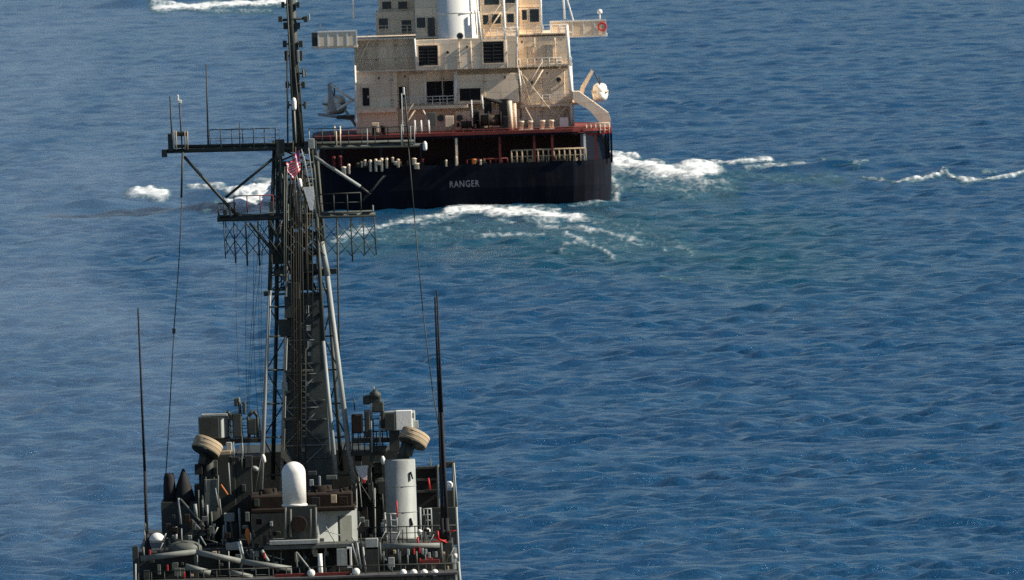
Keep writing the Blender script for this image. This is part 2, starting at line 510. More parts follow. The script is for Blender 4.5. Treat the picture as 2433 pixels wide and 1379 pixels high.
foam_obj('bow_wave_foam', [
    ([(1450, 372), (1500, 373), (1515, 378)], 8, .85),
    ([(1450, 390), (1500, 396), (1540, 402), (1580, 412), (1640, 416), (1695, 412)], 19, 1.05),
    ([(1460, 410), (1540, 420), (1620, 430), (1720, 436)], 24, .55),
    ([(1630, 388), (1690, 388), (1740, 391), (1790, 386), (1830, 382)], 7, .7),
    ([(1780, 402), (1830, 396), (1870, 400)], 10, .62),
    ([(1455, 430), (1470, 455), (1465, 480)], 14, .6),
    ([(1840, 432), (1920, 432)], 6, .4),
    ([(1470, 440), (1600, 450), (1720, 452)], 42, .42), ([(1700, 420), (1850, 425), (2000, 428)], 22, .32),
    ([(1885, 392), (1960, 397), (2040, 400)], 6, .55), ([(2040, 424), (2130, 436)], 5, .5),
], 'bright white wave rolling away from the right side of the tanker', 0.65, cat='wave')
foam_obj('breaking_crest_foam', [
    ([(2120, 438), (2180, 430), (2230, 422), (2242, 412), (2260, 424), (2290, 432), (2340, 432), (2390, 424), (2450, 410)], 6, .72),
    ([(2335, 414), (2365, 415)], 4, .5),
    ([(2030, 402), (2045, 390), (2060, 386)], 4, .65),
    ([(1950, 380), (1960, 384)], 4, .5),
], 'thin white breaking crest on the open water at the far right', 0.8, cat='wave')
foam_obj('side_wake_foam', [
    ([(335, 462), (355, 460), (380, 466)], 18, 1.15),
    ([(455, 447), (500, 447), (525, 446)], 8, .8),
    ([(545, 468), (590, 460), (640, 452), (670, 446)], 20, 1.1),
    ([(550, 488), (620, 482), (670, 474)], 22, .95),
    ([(490, 505), (530, 495), (550, 490)], 14, .7),
    ([(610, 432), (660, 436)], 8, .6),
    ([(670, 490), (700, 500)], 25, .7),
], 'white churned foam patches on the left side of the tanker', 0.7, cat='wake')
foam_obj('far_wake_foam', [
    ([(370, 24), (430, 20), (500, 17), (560, 12), (640, 10), (690, 7)], 11, .95),
    ([(480, 30), (560, 28), (640, 28)], 9, .5),
    ([(520, -4), (600, -8), (700, -10)], 12, .9),
], 'long white streak of wake at the top edge left of the mast', 0.7, step=0.6, cat='wake')

# ------------------------------------------------------------------ thin exhaust smoke drifting off to the left
def smoke():
    m = bpy.data.materials.new('thin_exhaust_smoke'); m.use_nodes = True
    nt = m.node_tree; nt.nodes.clear()
    pv = nt.nodes.new('ShaderNodeVolumePrincipled'); out = nt.nodes.new('ShaderNodeOutputMaterial')
    pv.inputs['Color'].default_value = (0.56, 0.72, 0.92, 1); pv.inputs['Density'].default_value = 0.0055
    tc = nt.nodes.new('ShaderNodeTexCoord'); mp = nt.nodes.new('ShaderNodeMapping'); mp.inputs['Scale'].default_value = (.10, .03, .24)
    mp.inputs['Rotation'].default_value = (0, R(12), 0)
    nz = nt.nodes.new('ShaderNodeTexNoise'); nz.inputs['Scale'].default_value = 1.0; nz.inputs['Detail'].default_value = 5; nz.inputs['Roughness'].default_value = .6; nz.inputs['Distortion'].default_value = .8
    mr = nt.nodes.new('ShaderNodeMapRange'); mr.inputs[1].default_value = .35; mr.inputs[2].default_value = .7; mr.inputs[3].default_value = .0002; mr.inputs[4].default_value = .0085
    nt.links.new(tc.outputs['Object'], mp.inputs[0]); nt.links.new(mp.outputs[0], nz.inputs['Vector'])
    nt.links.new(nz.outputs[0], mr.inputs[0]); nt.links.new(mr.outputs[0], pv.inputs['Density'])
    nt.links.new(pv.outputs[0], out.inputs['Volume'])
    mb = MB()
    c = W(60, 520, 1262)
    nU, nV = 28, 18
    vs = []; fs = []
    for i in range(nV + 1):
        th = math.pi * i / nV
        for j in range(nU):
            ph = 2*math.pi*j/nU
            k = 1 + .10*math.sin(3*ph + 2*th) + .07*math.sin(5*ph - 3*th)
            vs.append(c + V((14.5*k*math.sin(th)*math.cos(ph), 24*math.sin(th)*math.sin(ph), 21*k*math.cos(th))))
    for i in range(nV):
        for j in range(nU):
            fs.append((i*nU+j, i*nU+(j+1) % nU, (i+1)*nU+(j+1) % nU, (i+1)*nU+j))
    mb.add(vs, fs, True)
    o = mb.build('exhaust_smoke', m)
    tag(o, 'faint pale exhaust smoke drifting over the sea left of the mast', 'smoke', kind='stuff')
smoke()

# (ships follow)
# ------------------------------------------------------------------ shared fittings
def railing(par, mat, a, b, Y, hpx, posts, rails=3, r=0.035, Y2=None, name='railing'):
    """a, b: photo positions of the two foot points; hpx: height; posts are sub-parts"""
    Y2 = Y if Y2 is None else Y2
    A, B = W(a[0], a[1], Y), W(b[0], b[1], Y2)
    h = hpx / SC(Y)
    mb = MB()
    for k in range(rails):
        up = V((0, 0, h * (k + 1) / rails))
        mb.cyl(A + up, B + up, r * (1.0 if k == rails - 1 else 0.7), n=5)
    rl = mb.build(name, mat, par)
    for i in range(posts):
        p = A.lerp(B, i / max(1, posts - 1))
        MB().cyl(p, p + V((0, 0, h)), r * 1.05, n=5).build('stanchion', mat, rl)
    return rl

def window(par, u0, v0, u1, v1, Y, frame=0.10, name='window', fm=None, mull=0):
    """recess frame standing 6 cm proud, dark pane behind it"""
    s = SC(Y); c = W((u0+u1)/2, (v0+v1)/2, Y)
    w, h = (u1-u0)/s, (v1-v0)/s
    p = MB().box(c + V((0, -0.02, 0)), (w, 0.05, h)).build(name, M['glass'], par)
    mb = MB()
    for sx in (-1, 1): mb.box(c + V((sx*(w/2+frame/2), -0.04, 0)), (frame, 0.14, h + 2*frame))
    for sz in (-1, 1): mb.box(c + V((0, -0.042, sz*(h/2+frame/2))), (w, 0.136, frame))
    for k in range(mull):
        mb.box(c + V((-w/2 + w*(k+1)/(mull+1), -0.045, 0)), (0.06, 0.10, h))
    mb.build('frame', fm or M['cream'], p)
    return p

def louvre(par, u0, v0, u1, v1, Y, n=6, m=0, fm=None, name='vent_louvre'):
    s = SC(Y); c = W((u0+u1)/2, (v0+v1)/2, Y)
    w, h = (u1-u0)/s, (v1-v0)/s
    p = MB().box(c + V((0, -0.01, 0)), (w, 0.04, h)).build(name, M['void'], par)
    mb = MB(); f = 0.10
    for sx in (-1, 1): mb.box(c + V((sx*(w/2+f/2), -0.06, 0)), (f, 0.20, h + 2*f))
    for sz in (-1, 1): mb.box(c + V((0, -0.062, sz*(h/2+f/2))), (w, 0.196, f))
    mb.build('frame', fm or M['cream'], p)
    for k in range(n):
        z = -h/2 + h*(k+0.5)/n
        MB().box(c + V((0, -0.075, z)), (w - 0.01, 0.06, h/n*0.55), Euler((R(-35), 0, 0))).build('slat', M['void'], p)
    for k in range(m):
        MB().box(c + V((-w/2 + w*(k+1)/(m+1), -0.13, 0)), (0.07, 0.05, h)).build('mullion', fm or M['navyd'], p)
    return p

def porthole(par, u, v, Y, rpx, name='porthole'):
    c = W(u, v, Y); r = rpx / SC(Y)
    p = MB().cyl(c + V((0, 0.05, 0)), c + V((0, -0.03, 0)), r, n=14).build(name, M['glass'], par)
    mb = MB()
    for i in range(14):
        t0, t1 = 2*math.pi*i/14, 2*math.pi*(i+1)/14
        mb.cyl(c + V((r*1.12*math.cos(t0), -0.05, r*1.12*math.sin(t0))), c + V((r*1.12*math.cos(t1), -0.05, r*1.12*math.sin(t1))), r*0.16, n=4)
    mb.build('rim', M['cream'], p)
    return p

def ladder(par, mat, a, b, Y, wpx, n, r=0.04, name='ladder'):
    A, B = W(a[0], a[1], Y), W(b[0], b[1], Y); h = V((wpx / SC(Y) / 2, 0, 0))
    l = MB().cyl(A - h, B - h, r, n=5).cyl(A + h, B + h, r, n=5).build(name, mat, par)
    for i in range(n):
        p = A.lerp(B, (i + .5) / n)
        MB().cyl(p - h, p + h, r * .7, n=4).build('rung', mat, l)
    return l

def bollard(par, x, y, z, r=0.28, h=0.9, mat=None):
    b = MB().box((x, y, z + .06), (r*6.5, r*2.8, .12)).build('bollard', mat or M['void'], par)
    for sx in (-1, 1):
        MB().lathe((x + sx*r*2, y, z + .1), [(r, 0), (r, h*.8), (r*1.3, h*.82), (r*1.3, h*.95), (r, h)], n=10).build('bitt', mat or M['void'], b)
    return b

def winch(par, x, y, z, s=1.0, mat=None):
    mat = mat or M['void']
    w = MB().box((x, y, z + .15*s), (3.4*s, 1.6*s, .3*s)).build('winch', mat, par)
    MB().cyl((x-.9*s, y, z+1.0*s), (x+.9*s, y, z+1.0*s), .52*s, n=14).build('drum', M['rope'], w)
    for k in (-1.0, -.15, 1.0):
        MB().cyl((x+k*s-.07*s, y, z+1.0*s), (x+k*s+.07*s, y, z+1.0*s), .85*s, n=16).build('flange', mat, w)
    MB().box((x+1.45*s, y, z+.75*s), (.6*s, .9*s, 1.2*s), bev=.08).build('motor', mat, w)
    MB().cyl((x-1.2*s, y, z+1.0*s), (x-1.65*s, y, z+1.0*s), .3*s, .36*s, n=12).build('warping_head', mat, w)
    return w

# ------------------------------------------------------------------ tanker
TY = 2400.0
TX = W(1099, 400, TY).x
tk = root('tanker', (TX, TY + 80, 0), 'big cargo ship with a black hull, cream deckhouse and white funnel, seen from astern', 'ship')
zt = lambda v, Y=TY: W(1099, v, Y).z
Z_MOOR, Z_BUL, Z_UNDER, Z_POOP = zt(402), zt(391), zt(328), zt(316)
BH = 16.15                                # half beam

def hull_ring(z, b, dy=0.0, inset=0.0, short=False):
    half = [(0, 0), (9.0, 0), (12.0, .12), (13.2, .45), (14.2, .95), (14.95, 1.7), (15.45, 2.7), (15.8, 3.9), (16.0, 5.3), (16.1, 7.5), (16.15, 12), (16.15, 100 if not short else 22), (15.6, 145 if not short else 28), (11.5, 170 if not short else 34), (5.0, 187 if not short else 38), (0, 192 if not short else 40)]
    half = [(x_, y_ + TY) for x_, y_ in half]
    k = (b - inset) / BH
    pr = [(TX + x*k, y + dy + (inset if y < TY + 6 else 0), z) for x, y in half]
    pl = [(TX - x*k, y + dy + (inset if y < TY + 6 else 0), z) for x, y in half[-2:0:-1]]
    return pr + pl

def loft(mb, rings, cap_lo=True, cap_hi=True):
    n = len(rings[0]); b = len(mb.v)
    vs = [p for r in rings for p in r]
    fs = []
    for k in range(len(rings) - 1):
        for i in range(n):
            fs.append((k*n+i, k*n+(i+1) % n, (k+1)*n+(i+1) % n, (k+1)*n+i))
    if cap_lo: fs.append(tuple(range(n))[::-1])
    if cap_hi: fs.append(tuple((len(rings)-1)*n + i for i in range(n)))
    return mb.add(vs, fs)

hb = MB()
loft(hb, [hull_ring(-6, BH*.85, 6), hull_ring(-1.5, BH*.97, 1.5), hull_ring(0.2, BH*.99, .35), hull_ring(2.0, BH*.997, .1), hull_ring(Z_MOOR, BH)])
hull_t = hb.build('hull', M['hull'], tk)
# bulwark round the mooring deck (a thin wall standing on the hull)
bw = MB()
o1, i1 = hull_ring(Z_MOOR - .002, BH - .002), hull_ring(Z_MOOR - .002, BH, 0, .18)
o2, i2 = hull_ring(Z_BUL, BH - .002), hull_ring(Z_BUL, BH, 0, .18)
loft(bw, [o1, o2, i2, i1], False, False)
bw.build('bulwark', M['hull'], hull_t)
# inner deckhouse under the poop deck + the poop slab itself
x0, x1 = W(760, 360, TY + 7).x, W(1380, 360, TY + 7).x
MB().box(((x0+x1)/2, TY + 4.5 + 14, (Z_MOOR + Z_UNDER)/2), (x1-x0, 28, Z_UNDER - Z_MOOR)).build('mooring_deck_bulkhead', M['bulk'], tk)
pd = MB()
loft(pd, [hull_ring(Z_UNDER, BH - .01, short=True), hull_ring(Z_POOP, BH - .01, short=True)])
poop = pd.build('poop_deck', M['hull'], tk)
e1 = MB(); loft(e1, [hull_ring(Z_POOP - .28, BH + .05, -.05, short=True), hull_ring(Z_POOP + .05, BH + .05, -.05, short=True), hull_ring(Z_POOP + .05, BH, 0, .5, True), hull_ring(Z_POOP - .28, BH, 0, .5, True)], False, False)
e1.build('deck_edge', M['maroon'], poop)
loft(MB(), [hull_ring(Z_POOP + .008, BH, 0, .45, True), hull_ring(Z_POOP + .02, BH, 0, .45, True)]).build('deck_plating', M['maroon'], poop)
# pillars of the open mooring deck
for u, mat in ((770, 'hull'), (812, 'hull'), (905, 'hull'), (1000, 'hull'), (1085, 'cream'), (1188, 'maroon'), (1270, 'maroon'), (1313, 'maroon'), (1390, 'white'), (1416, 'maroon'), (1440, 'hull'), (1453, 'hull')):
    yy = TY + 0.25 if u < 1380 else {1390: TY + 0.9, 1416: TY + 1.6, 1440: TY + 3.2, 1453: TY + 6.5}[u]
    x = W(u, 360, yy).x
    MB().box((x, yy, (Z_MOOR + Z_UNDER)/2), (.24, .30, Z_UNDER - Z_MOOR)).build('pillar', M[mat], tk)
# quarter plate, right side closed towards the bow
for sx in (-1, 1):
    MB().box((TX + sx*15.9, TY + 15, (Z_MOOR + Z_UNDER)/2), (.2, 16, Z_UNDER - Z_MOOR)).build('side_plating', M['hull'], tk)
# mooring gear at the open edge, where the low sun reaches it
for u, v0, v1, w, m in ((793, 372, 398, .34, 'maroon'), (808, 370, 396, .34, 'maroon'), (817, 396, 416, .5, 'cream'), (829, 390, 414, .26, 'cream'),
                     (860, 384, 398, .2, 'cream'), (867, 380, 394, .26, 'cream'), (880, 380, 408, .26, 'cream'), (893, 378, 408, .28, 'cream'), (900, 382, 392, .5, 'cream'),
                     (907, 376, 408, .28, 'cream'), (919, 376, 400, .26, 'cream'), (933, 374, 386, .24, 'cream'), (940, 384, 392, .4, 'cream'), (946, 378, 398, .28, 'cream'),
                     (984, 376, 392, .45, 'cream'), (990, 388, 402, .55, 'cream'), (1004, 378, 386, .25, 'maroon'), (1060, 380, 396, .2, 'cream'), (1084, 372, 394, .22, 'cream'),
                     (1126, 378, 390, .4, 'orange'), (1142, 380, 392, .2, 'cream')):
    c = W(u, (v0+v1)/2, TY - .12); h = (v1-v0)/22.0
    MB().lathe((c.x, c.y, c.z - h/2), [(w*.5, 0), (w*.5, h*.8), (w*.62, h*.82), (w*.62, h*.92), (w*.4, h)], n=8).build('mooring_bitt', M[m], tk)
rl = railing(tk, M['tan'], (1216, 388), (1392, 382), TY + .25, 30, 15, 2, .085)
railing(tk, M['maroon'], (1110, 392), (1206, 388), TY + .2, 12, 8, 1, .07)
for u in (1240, 1300, 1350):
    winch(tk, W(u, 380, TY + 3).x, TY + 3.6, Z_MOOR, .6, M['cream'])
for u in (985, 1060):
    winch(tk, W(u, 395, TY + 3).x, TY + 3.4, Z_MOOR, .62, M['navyd'])
# fairleads along the bulwark top
for u in (860, 960, 1140, 1330):
    x = W(u, 400, TY + 0).x
    f = MB().box((x, TY + 0.12, Z_BUL + .07), (1.5, .5, .14), bev=.05).build('fairlead', M['void'], tk)
    for sx in (-.45, .45): MB().cyl((x+sx, TY + 0.12, Z_BUL + .14), (x+sx, TY + 0.12, Z_BUL + .55), .17, n=10).build('roller', M['rope'], f)

# ship's name on the transom
def text_mesh(s, size, width):
    cu = bpy.data.curves.new('t', 'FONT'); cu.body = s; cu.size = size
    cu.align_x = 'CENTER'; cu.align_y = 'CENTER'; cu.extrude = 0.012; cu.resolution_u = 2
    cu.space_character = 1.12
    o = bpy.data.objects.new('t', cu); link(o)
    dg = bpy.context.evaluated_depsgraph_get()
    me = bpy.data.meshes.new_from_object(o.evaluated_get(dg))
    bpy.data.objects.remove(o)
    xs_ = [v.co.x for v in me.vertices]
    k = width / (max(xs_) - min(xs_))
    for v in me.vertices: v.co.x *= k
    return me
me = text_mesh('RANGER', 1.0, 70 / SC(TY))
me.name = 'ship_name'; me.materials.append(M['text'])
nm = link(bpy.data.objects.new('ship_name', me))
c = W(1103, 438, TY + .055)
nm.parent = hull_t; nm.location = c - ORG[tk]; nm.rotation_euler = (R(90), 0, 0)
nm['label'] = 'faded white ship name lettering'

# ---- deckhouse
YA = TY + 7.5
def tier(name, u0, v0, u1, v1, Y, depth, mat='cream', zbase=None, par=None):
    s = SC(Y); c = W((u0+u1)/2, (v0+v1)/2, Y); w = (u1-u0)/s
    zt_ = c.z + (v1-v0)/s/2; zb = c.z - (v1-v0)/s/2 if zbase is None else zbase
    return MB().box((c.x, Y + depth/2, (zt_+zb)/2), (w, depth, zt_-zb), bev=.04).build(name, M[mat], par or tk)
low = tier('lower_deckhouse', 844, 166, 1362, 300, YA + .6, 22, zbase=Z_POOP + .02)
lowl = tier('store_block', 846, 168, 944, 262, YA - .4, 1.0, zbase=Z_POOP + .02)
lowr = tier('winch_house', 1238, 164, 1360, 300, YA - .2, .8, zbase=Z_POOP + .02)
mid = tier('middle_house_block', 1082, 262, 1236, 300, YA - .3, .9, zbase=Z_POOP + .02)
up = tier('upper_deckhouse', 842, 86, 1353, 160, YA + .9, 20)
cas = tier('funnel_casing', 986, 92, 1204, 166, TY + 5.2, 4.5)
csh = tier('ladder_trunk', 1204, 84, 1230, 162, TY + 5.6, 3.0)
upr = tier('accommodation_wing', 1231, 87, 1353, 158, YA - .1, 1.0)
topl = tier('upper_bridge_block', 985, -70, 1046, 90, YA + .2, 14)
topl2 = tier('side_cabin', 893, 28, 985, 84, YA + 2.4, 10)
tp3 = tier('bridge_house', 898, -70, 986, 36, YA + 3.2, 10)
topr = tier('stairwell_block', 1140, -70, 1232, 90, YA, 12)
topr2 = tier('radio_cabin', 1232, 20, 1286, 82, YA + .8, 10)
topr3 = tier('chart_house', 1232, -70, 1286, 18, YA + 1.6, 10)

# decks between the storeys
def slab(name, u0, u1, v, Y, depth, th=.22, mat='cream', par=None):
    s = SC(Y); c = W((u0+u1)/2, v, Y)
    return MB().box((c.x, Y + depth/2, c.z), ((u1-u0)/s, depth, th), bev=.03).build(name, M[mat], par or tk)
slab('deck_ledge', 838, 1360, 163, YA - .9, 3.4)
slab('deck_ledge', 846, 942, 263, YA - 1.3, 1.4, .5)
slab('deck_ledge', 958, 1112, 255, YA - 1.2, 2.6, .35)
slab('deck_ledge', 1236, 1362, 251, YA - .9, 1.2, .3)
slab('deck_ledge', 836, 1358, 87, YA - .2, 3.0, .18)

# doors, windows, vents
def door(par, u0, v0, u1, v1, Y, mat='void'):
    s = SC(Y); c = W((u0+u1)/2, (v0+v1)/2, Y); w, h = (u1-u0)/s, (v1-v0)/s
    d = MB().box(c + V((0, -.03, 0)), (w, .08, h), bev=.02).build('door', M[mat], par)
    MB().box(c + V((w*.3, -.10, 0)), (.08, .06, .25)).build('handle', M['white'], d)
    mb = MB()
    for sx in (-1, 1): mb.box(c + V((sx*(w/2+.05), -.05, 0)), (.1, .16, h+.2))
    mb.box(c + V((0, -.052, h/2+.05)), (w, .156, .1))
    mb.build('frame', M['cream'], d)
    return d
door(lowl, 861, 209, 878, 252, YA - .4)
door(low, 948, 206, 966, 258, YA + .6)
louvre(low, 1014, 193, 1078, 246, YA + .6, 7, 2)
louvre(low, 1092, 210, 1142, 240, YA - 1.0, 4, 1)
louvre(cas, 994, 109, 1040, 156, TY + 5.2, 6, 1)
louvre(cas, 1148, 99, 1197, 150, TY + 5.2, 6, 1)
porthole(cas, 1063, 125, TY + 5.2, 4)
porthole(cas, 1093, 86, TY + 4.6, 7)
for u in (1047, 1092, 1128): porthole(mid if u > 1082 else low, u, 281, (YA - .3) if u > 1082 else YA + .6, 8)
porthole(lowr, 1327, 190, YA - .2, 6)
porthole(lowr, 1262, 196, YA - .2, 5)
window(topl, 990, 42, 1011, 67, YA + .2)
window(topl, 1016, 42, 1034, 88, YA + .2, .05)
window(topl2, 900, 44, 922, 70, YA + 2.4)
window(topl2, 954, 48, 978, 78, YA + 2.4)
window(tp3, 908, 4, 930, 22, YA + 3.2); window(tp3, 946, 4, 968, 22, YA + 3.2)
window(topr, 1147, 36, 1161, 59, YA); window(topr, 1168, 34, 1190, 57, YA)
window(topr, 1204, 33, 1221, 54, YA)
window(topr, 1150, -10, 1186, 12, YA); window(topr, 1200, -14, 1224, 8, YA)
window(topr2, 1240, 24, 1252, 48, YA + .8); window(topr2, 1258, 22, 1281, 53, YA + .8)
# shelter panel below the bridge on the left, outlined by pillars
tier('vent_trunk', 972, 176, 1010, 246, YA + .2, .5, 'cream')
tier('store_hatch', 1086, 176, 1232, 246, YA - 1.0, 1.8, 'cream')

# pipes and posts that catch the sun
def post(u0, v0, u1, v1, Y, r, mat='white', name='post', Y2=None):
    return ROD(name, tk, M[mat], (u0, v0), (u1, v1), Y, r, Y2)
for a in ((1195, -20, 1204, 162, TY + 5.3, .13), (1228, -20, 1227, 160, TY + 5.3, .13), (1284, -20, 1287, 78, YA - .2, .09),
          (1346, 60, 1353, 158, YA - .8, .20), (1353, 158, 1359, 238, YA - .9, .24), (1358, 252, 1361, 302, YA - 1.0, .22),
          (1082, 170, 1083, 248, YA - 1.0, .20), (843, 156, 846, 262, YA - 1.0, .12), (845, 262, 849, 308, YA - 1.2, .10),
          (838, -20, 840, 44, YA, .10), (985, 92, 990, 168, TY + 4.9, .10), (1010, 172, 1011, 248, YA - .5, .07),
          (1232, 158, 1243, 262, YA - .8, .09), (1136, 30, 1143, 96, TY + 4.2, .12)):
    post(*a)
for a in ((1236, 168, 1262, 250), (1243, 178, 1300, 252), (1300, 252, 1352, 300), (1248, 256, 1272, 300)):
    post(a[0], a[1], a[2], a[3], YA - 1.0, .06, 'cream', 'brace')
MB().tube([W(1005, 262, TY + 5.5), W(1012, 276, TY + 5.5), W(1016, 300, TY + 5.4)], .07).build('pipe', M['white'], tk)
post(1210, 240, 1214, 308, TY + 3.5, .28, 'cream', 'ventilator'); post(1222, 246, 1224, 306, TY + 3.8, .2, 'cream', 'ventilator')
for u, v0, v1 in ((1120, 238, 300), (1145, 228, 260)): post(u, v0, u + 3, v1, TY + 3.2, .07, 'white')

# funnel
fb = W(1090, 92, TY + 7.8); ft = W(1086, -150, TY + 7.8)
fun = MB().lathe((fb.x, TY + 7.8, fb.z - .6), [(2.42, 0), (2.38, .3), (2.30, .35), (2.22, ft.z - fb.z + .6)], n=40).build('funnel', M['white'], tk)
for k in (.35, 3.3): MB().lathe((fb.x, TY + 7.8, fb.z - .6 + k), [(2.34, 0), (2.36, .04), (2.36, .14), (2.34, .18)], n=40).build('band', M['white'], fun)
ROD('pipe', fun, M['cream'], (1132, -20), (1138, 92), TY + 5.9, .09)
ROD('pipe', fun, M['navyd'], (1128, 24), (1133, 84), TY + 5.95, .07)

# bridge wings
wr = slab('bridge_wing', 1345, 1443, 85, YA + 2.4, 3.4, .30, 'white')
wl = slab('bridge_wing', 742, 850, 112, YA - 2.9, 7.0, .30, 'cream')
def dodger(par, u0, v0, u1, v1, Y, n, pm, name='wind_screen'):
    s = SC(Y); A = W(u0, v1, Y); B = W(u1, v1 - (u1-u0)*math.tan(R(1.9)), Y); h = (v1-v0)/s
    step = (B - A) / n
    for i in range(n):
        p = A + step*(i + .5)
        MB().box(p + V((0, 0, h/2)), (step.x - .16, .05, h - .12)).build('panel', M['cream'], par)
    for i in range(n+1):
        p = A + step*i
        MB().box(p + V((0, 0, h/2)), (.13, .12, h)).build('stanchion', M[pm], par)
    MB().box((A+B)/2 + V((0, 0, h)), ((B-A).x + .14, .2, .16)).build('top_rail', M[pm], par)
dodger(wr, 1309, 52, 1440, 88, YA + 2.3, 5, 'white')
dodger(wl, 757, 76, 848, 112, YA - 3.0, 4, 'white')
BOX('wing_cab', wl, M['navyd'], 741, 78, 757, 113, YA - 2.8, 2.0)
ROD('lamp_post', wr, M['white'], (1426, 48), (1425, 34), YA + 3, .07)
cl = W(1425, 29, YA + 3); MB().lathe(cl + V((0, 0, -.25)), [(.05, 0), (.26, .1), (.30, .3), (.2, .5), (.04, .56)], n=12).build('searchlight', M['white'], wr)
ROD('lamp_post', wl, M['white'], (760, 74), (761, 58), YA + 2.4, .10)
post(1337, -30, 1342, 46, YA + 2.4, .10); post(1342, -20, 1372, 82, YA + 2.4, .07, 'white', 'stay')
# deck railings on the poop
railing(tk, M['maroon'], (786, 342), (1392, 322), TY + 0.3, 22, 26, 3, .035)
railing(tk, M['cream'], (1394, 318), (1448, 316), TY + 1.5, 24, 6, 3, .05)
railing(tk, M['cream'], (842, 162), (985, 158), YA - .8, 22, 8, 2, .03)
railing(tk, M['cream'], (1090, 168), (1236, 163), YA - .8, 22, 8, 2, .03)
railing(tk, M['cream'], (900, 84), (985, 82), YA + .2, 22, 6, 3, .03)
# right quarter bulwark with the sloping boat-deck bracket
qa = [(1361, 218), (1376, 218), (1445, 268), (1451, 284), (1451, 302), (1424, 304), (1424, 290), (1400, 262), (1362, 240)]
MB().prism([W(u, v, TY + 4) for u, v in qa], (0, 3.6, 0)).build('boat_deck_bracket', M['cream'], tk)
MB().prism([W(u, v, TY + 2.4) for u, v in ((1396, 308), (1453, 303), (1453, 317), (1396, 322))], (0, 3.5, 0)).build('sunlit_quarter_plate', M['red'], tk, 'red plate in a painted sunlit tone on the rounded corner of the stern')  # brighter red than the deck edge, sunlight put into the colour
# davits
for sx, pts, mat, yy in ((1, [(1384, 235), (1389, 212), (1411, 170), (1405, 166), (1380, 206), (1374, 232)], 'cream', TY + 8.5),
                         (-1, [(778, 262), (780, 228), (778, 200), (788, 196), (790, 228), (800, 262)], 'navyl', TY + 8.5)):  # left davit grey instead of cream, shade put into the paint
    for k in (0, 4.6):
        MB().prism([W(u, v, yy + k) for u, v in pts], (0, .45, 0)).build('davit', M[mat], tk)
for a, b_, m_ in (((786, 200), (840, 240), 'white'), ((756, 272), (842, 284), 'navyl'), ((842, 236), (800, 262), 'white'), ((820, 262), (846, 300), 'navyl')):
    ROD('davit_strut', tk, M[m_], a, b_, TY + 8.5, .16)
for a, b_ in (((1410, 170), (1427, 206)), ((784, 200), (794, 232))):
    for k in (1.2, 6.0): ROD('fall_wire', tk, M['void'], a, b_, TY + 8.6 + (k if k > 3 else .4), .05, TY + 9 + k)
slab('boat_platform', 800, 842, 280, TY + 6.8, 7.5, .3, 'navyd')
slab('boat_platform', 1362, 1412, 246, TY + 6.8, 7.5, .3, 'cream')
# stern deck machinery
winch(tk, W(1165, 300, TY + 3.6).x, TY + 3.6, Z_POOP + .03, 1.15)
winch(tk, W(1112, 300, TY + 4.2).x, TY + 4, Z_POOP + .03, .75)
cr = BOX('stores_crane', tk, M['void'], 1186, 236, 1209, 300, TY + 4.2, 1.0)
MB().cyl(W(1197, 244, TY + 4.5), W(1150, 236, TY + 3.8), .26, .16, n=8).build('jib', M['void'], cr)
BOX('machinery_box', cr, M['void'], 1150, 240, 1168, 270, TY + 4.4, 1.0)
BOX('cable_reel', tk, M['void'], 1118, 262, 1140, 286, TY + 3.6, .9, .15)
for u in (985, 1000, 1018, 955):
    post(u, 286, u + 2, 318, TY + 1.6, .09, 'white', 'mushroom_vent')
for u in (795, 808): post(u, 300, u + 1, 340, TY + 1, .08, 'cream', 'flag_post')
bollard(tk, W(1250, 310, TY + 2).x, TY + 2.2, Z_POOP + .02, .24, .9, M['cream'])
bollard(tk, W(1300, 310, TY + 2).x, TY + 2.4, Z_POOP + .02, .24, .9, M['cream'])
bollard(tk, W(900, 318, TY + 2).x, TY + 2.2, Z_POOP + .02, .24, .9, M['void'])

# life ring on the wing
def life_ring(c, r, label):
    mb = MB(); n = 16
    for i in range(n):
        t0, t1 = 2*math.pi*i/n, 2*math.pi*(i+1)/n
        mb.cyl(c + V((r*math.cos(t0), 0, r*math.sin(t0))), c + V((r*math.cos(t1), 0, r*math.sin(t1))), r*.24, n=7)
    return thing('life_ring', mb, M['red'], c, label, 'life ring')
life_ring(W(1431, 64, YA + 2.1), .42, 'faded red life ring hung at the end of the right bridge wing')

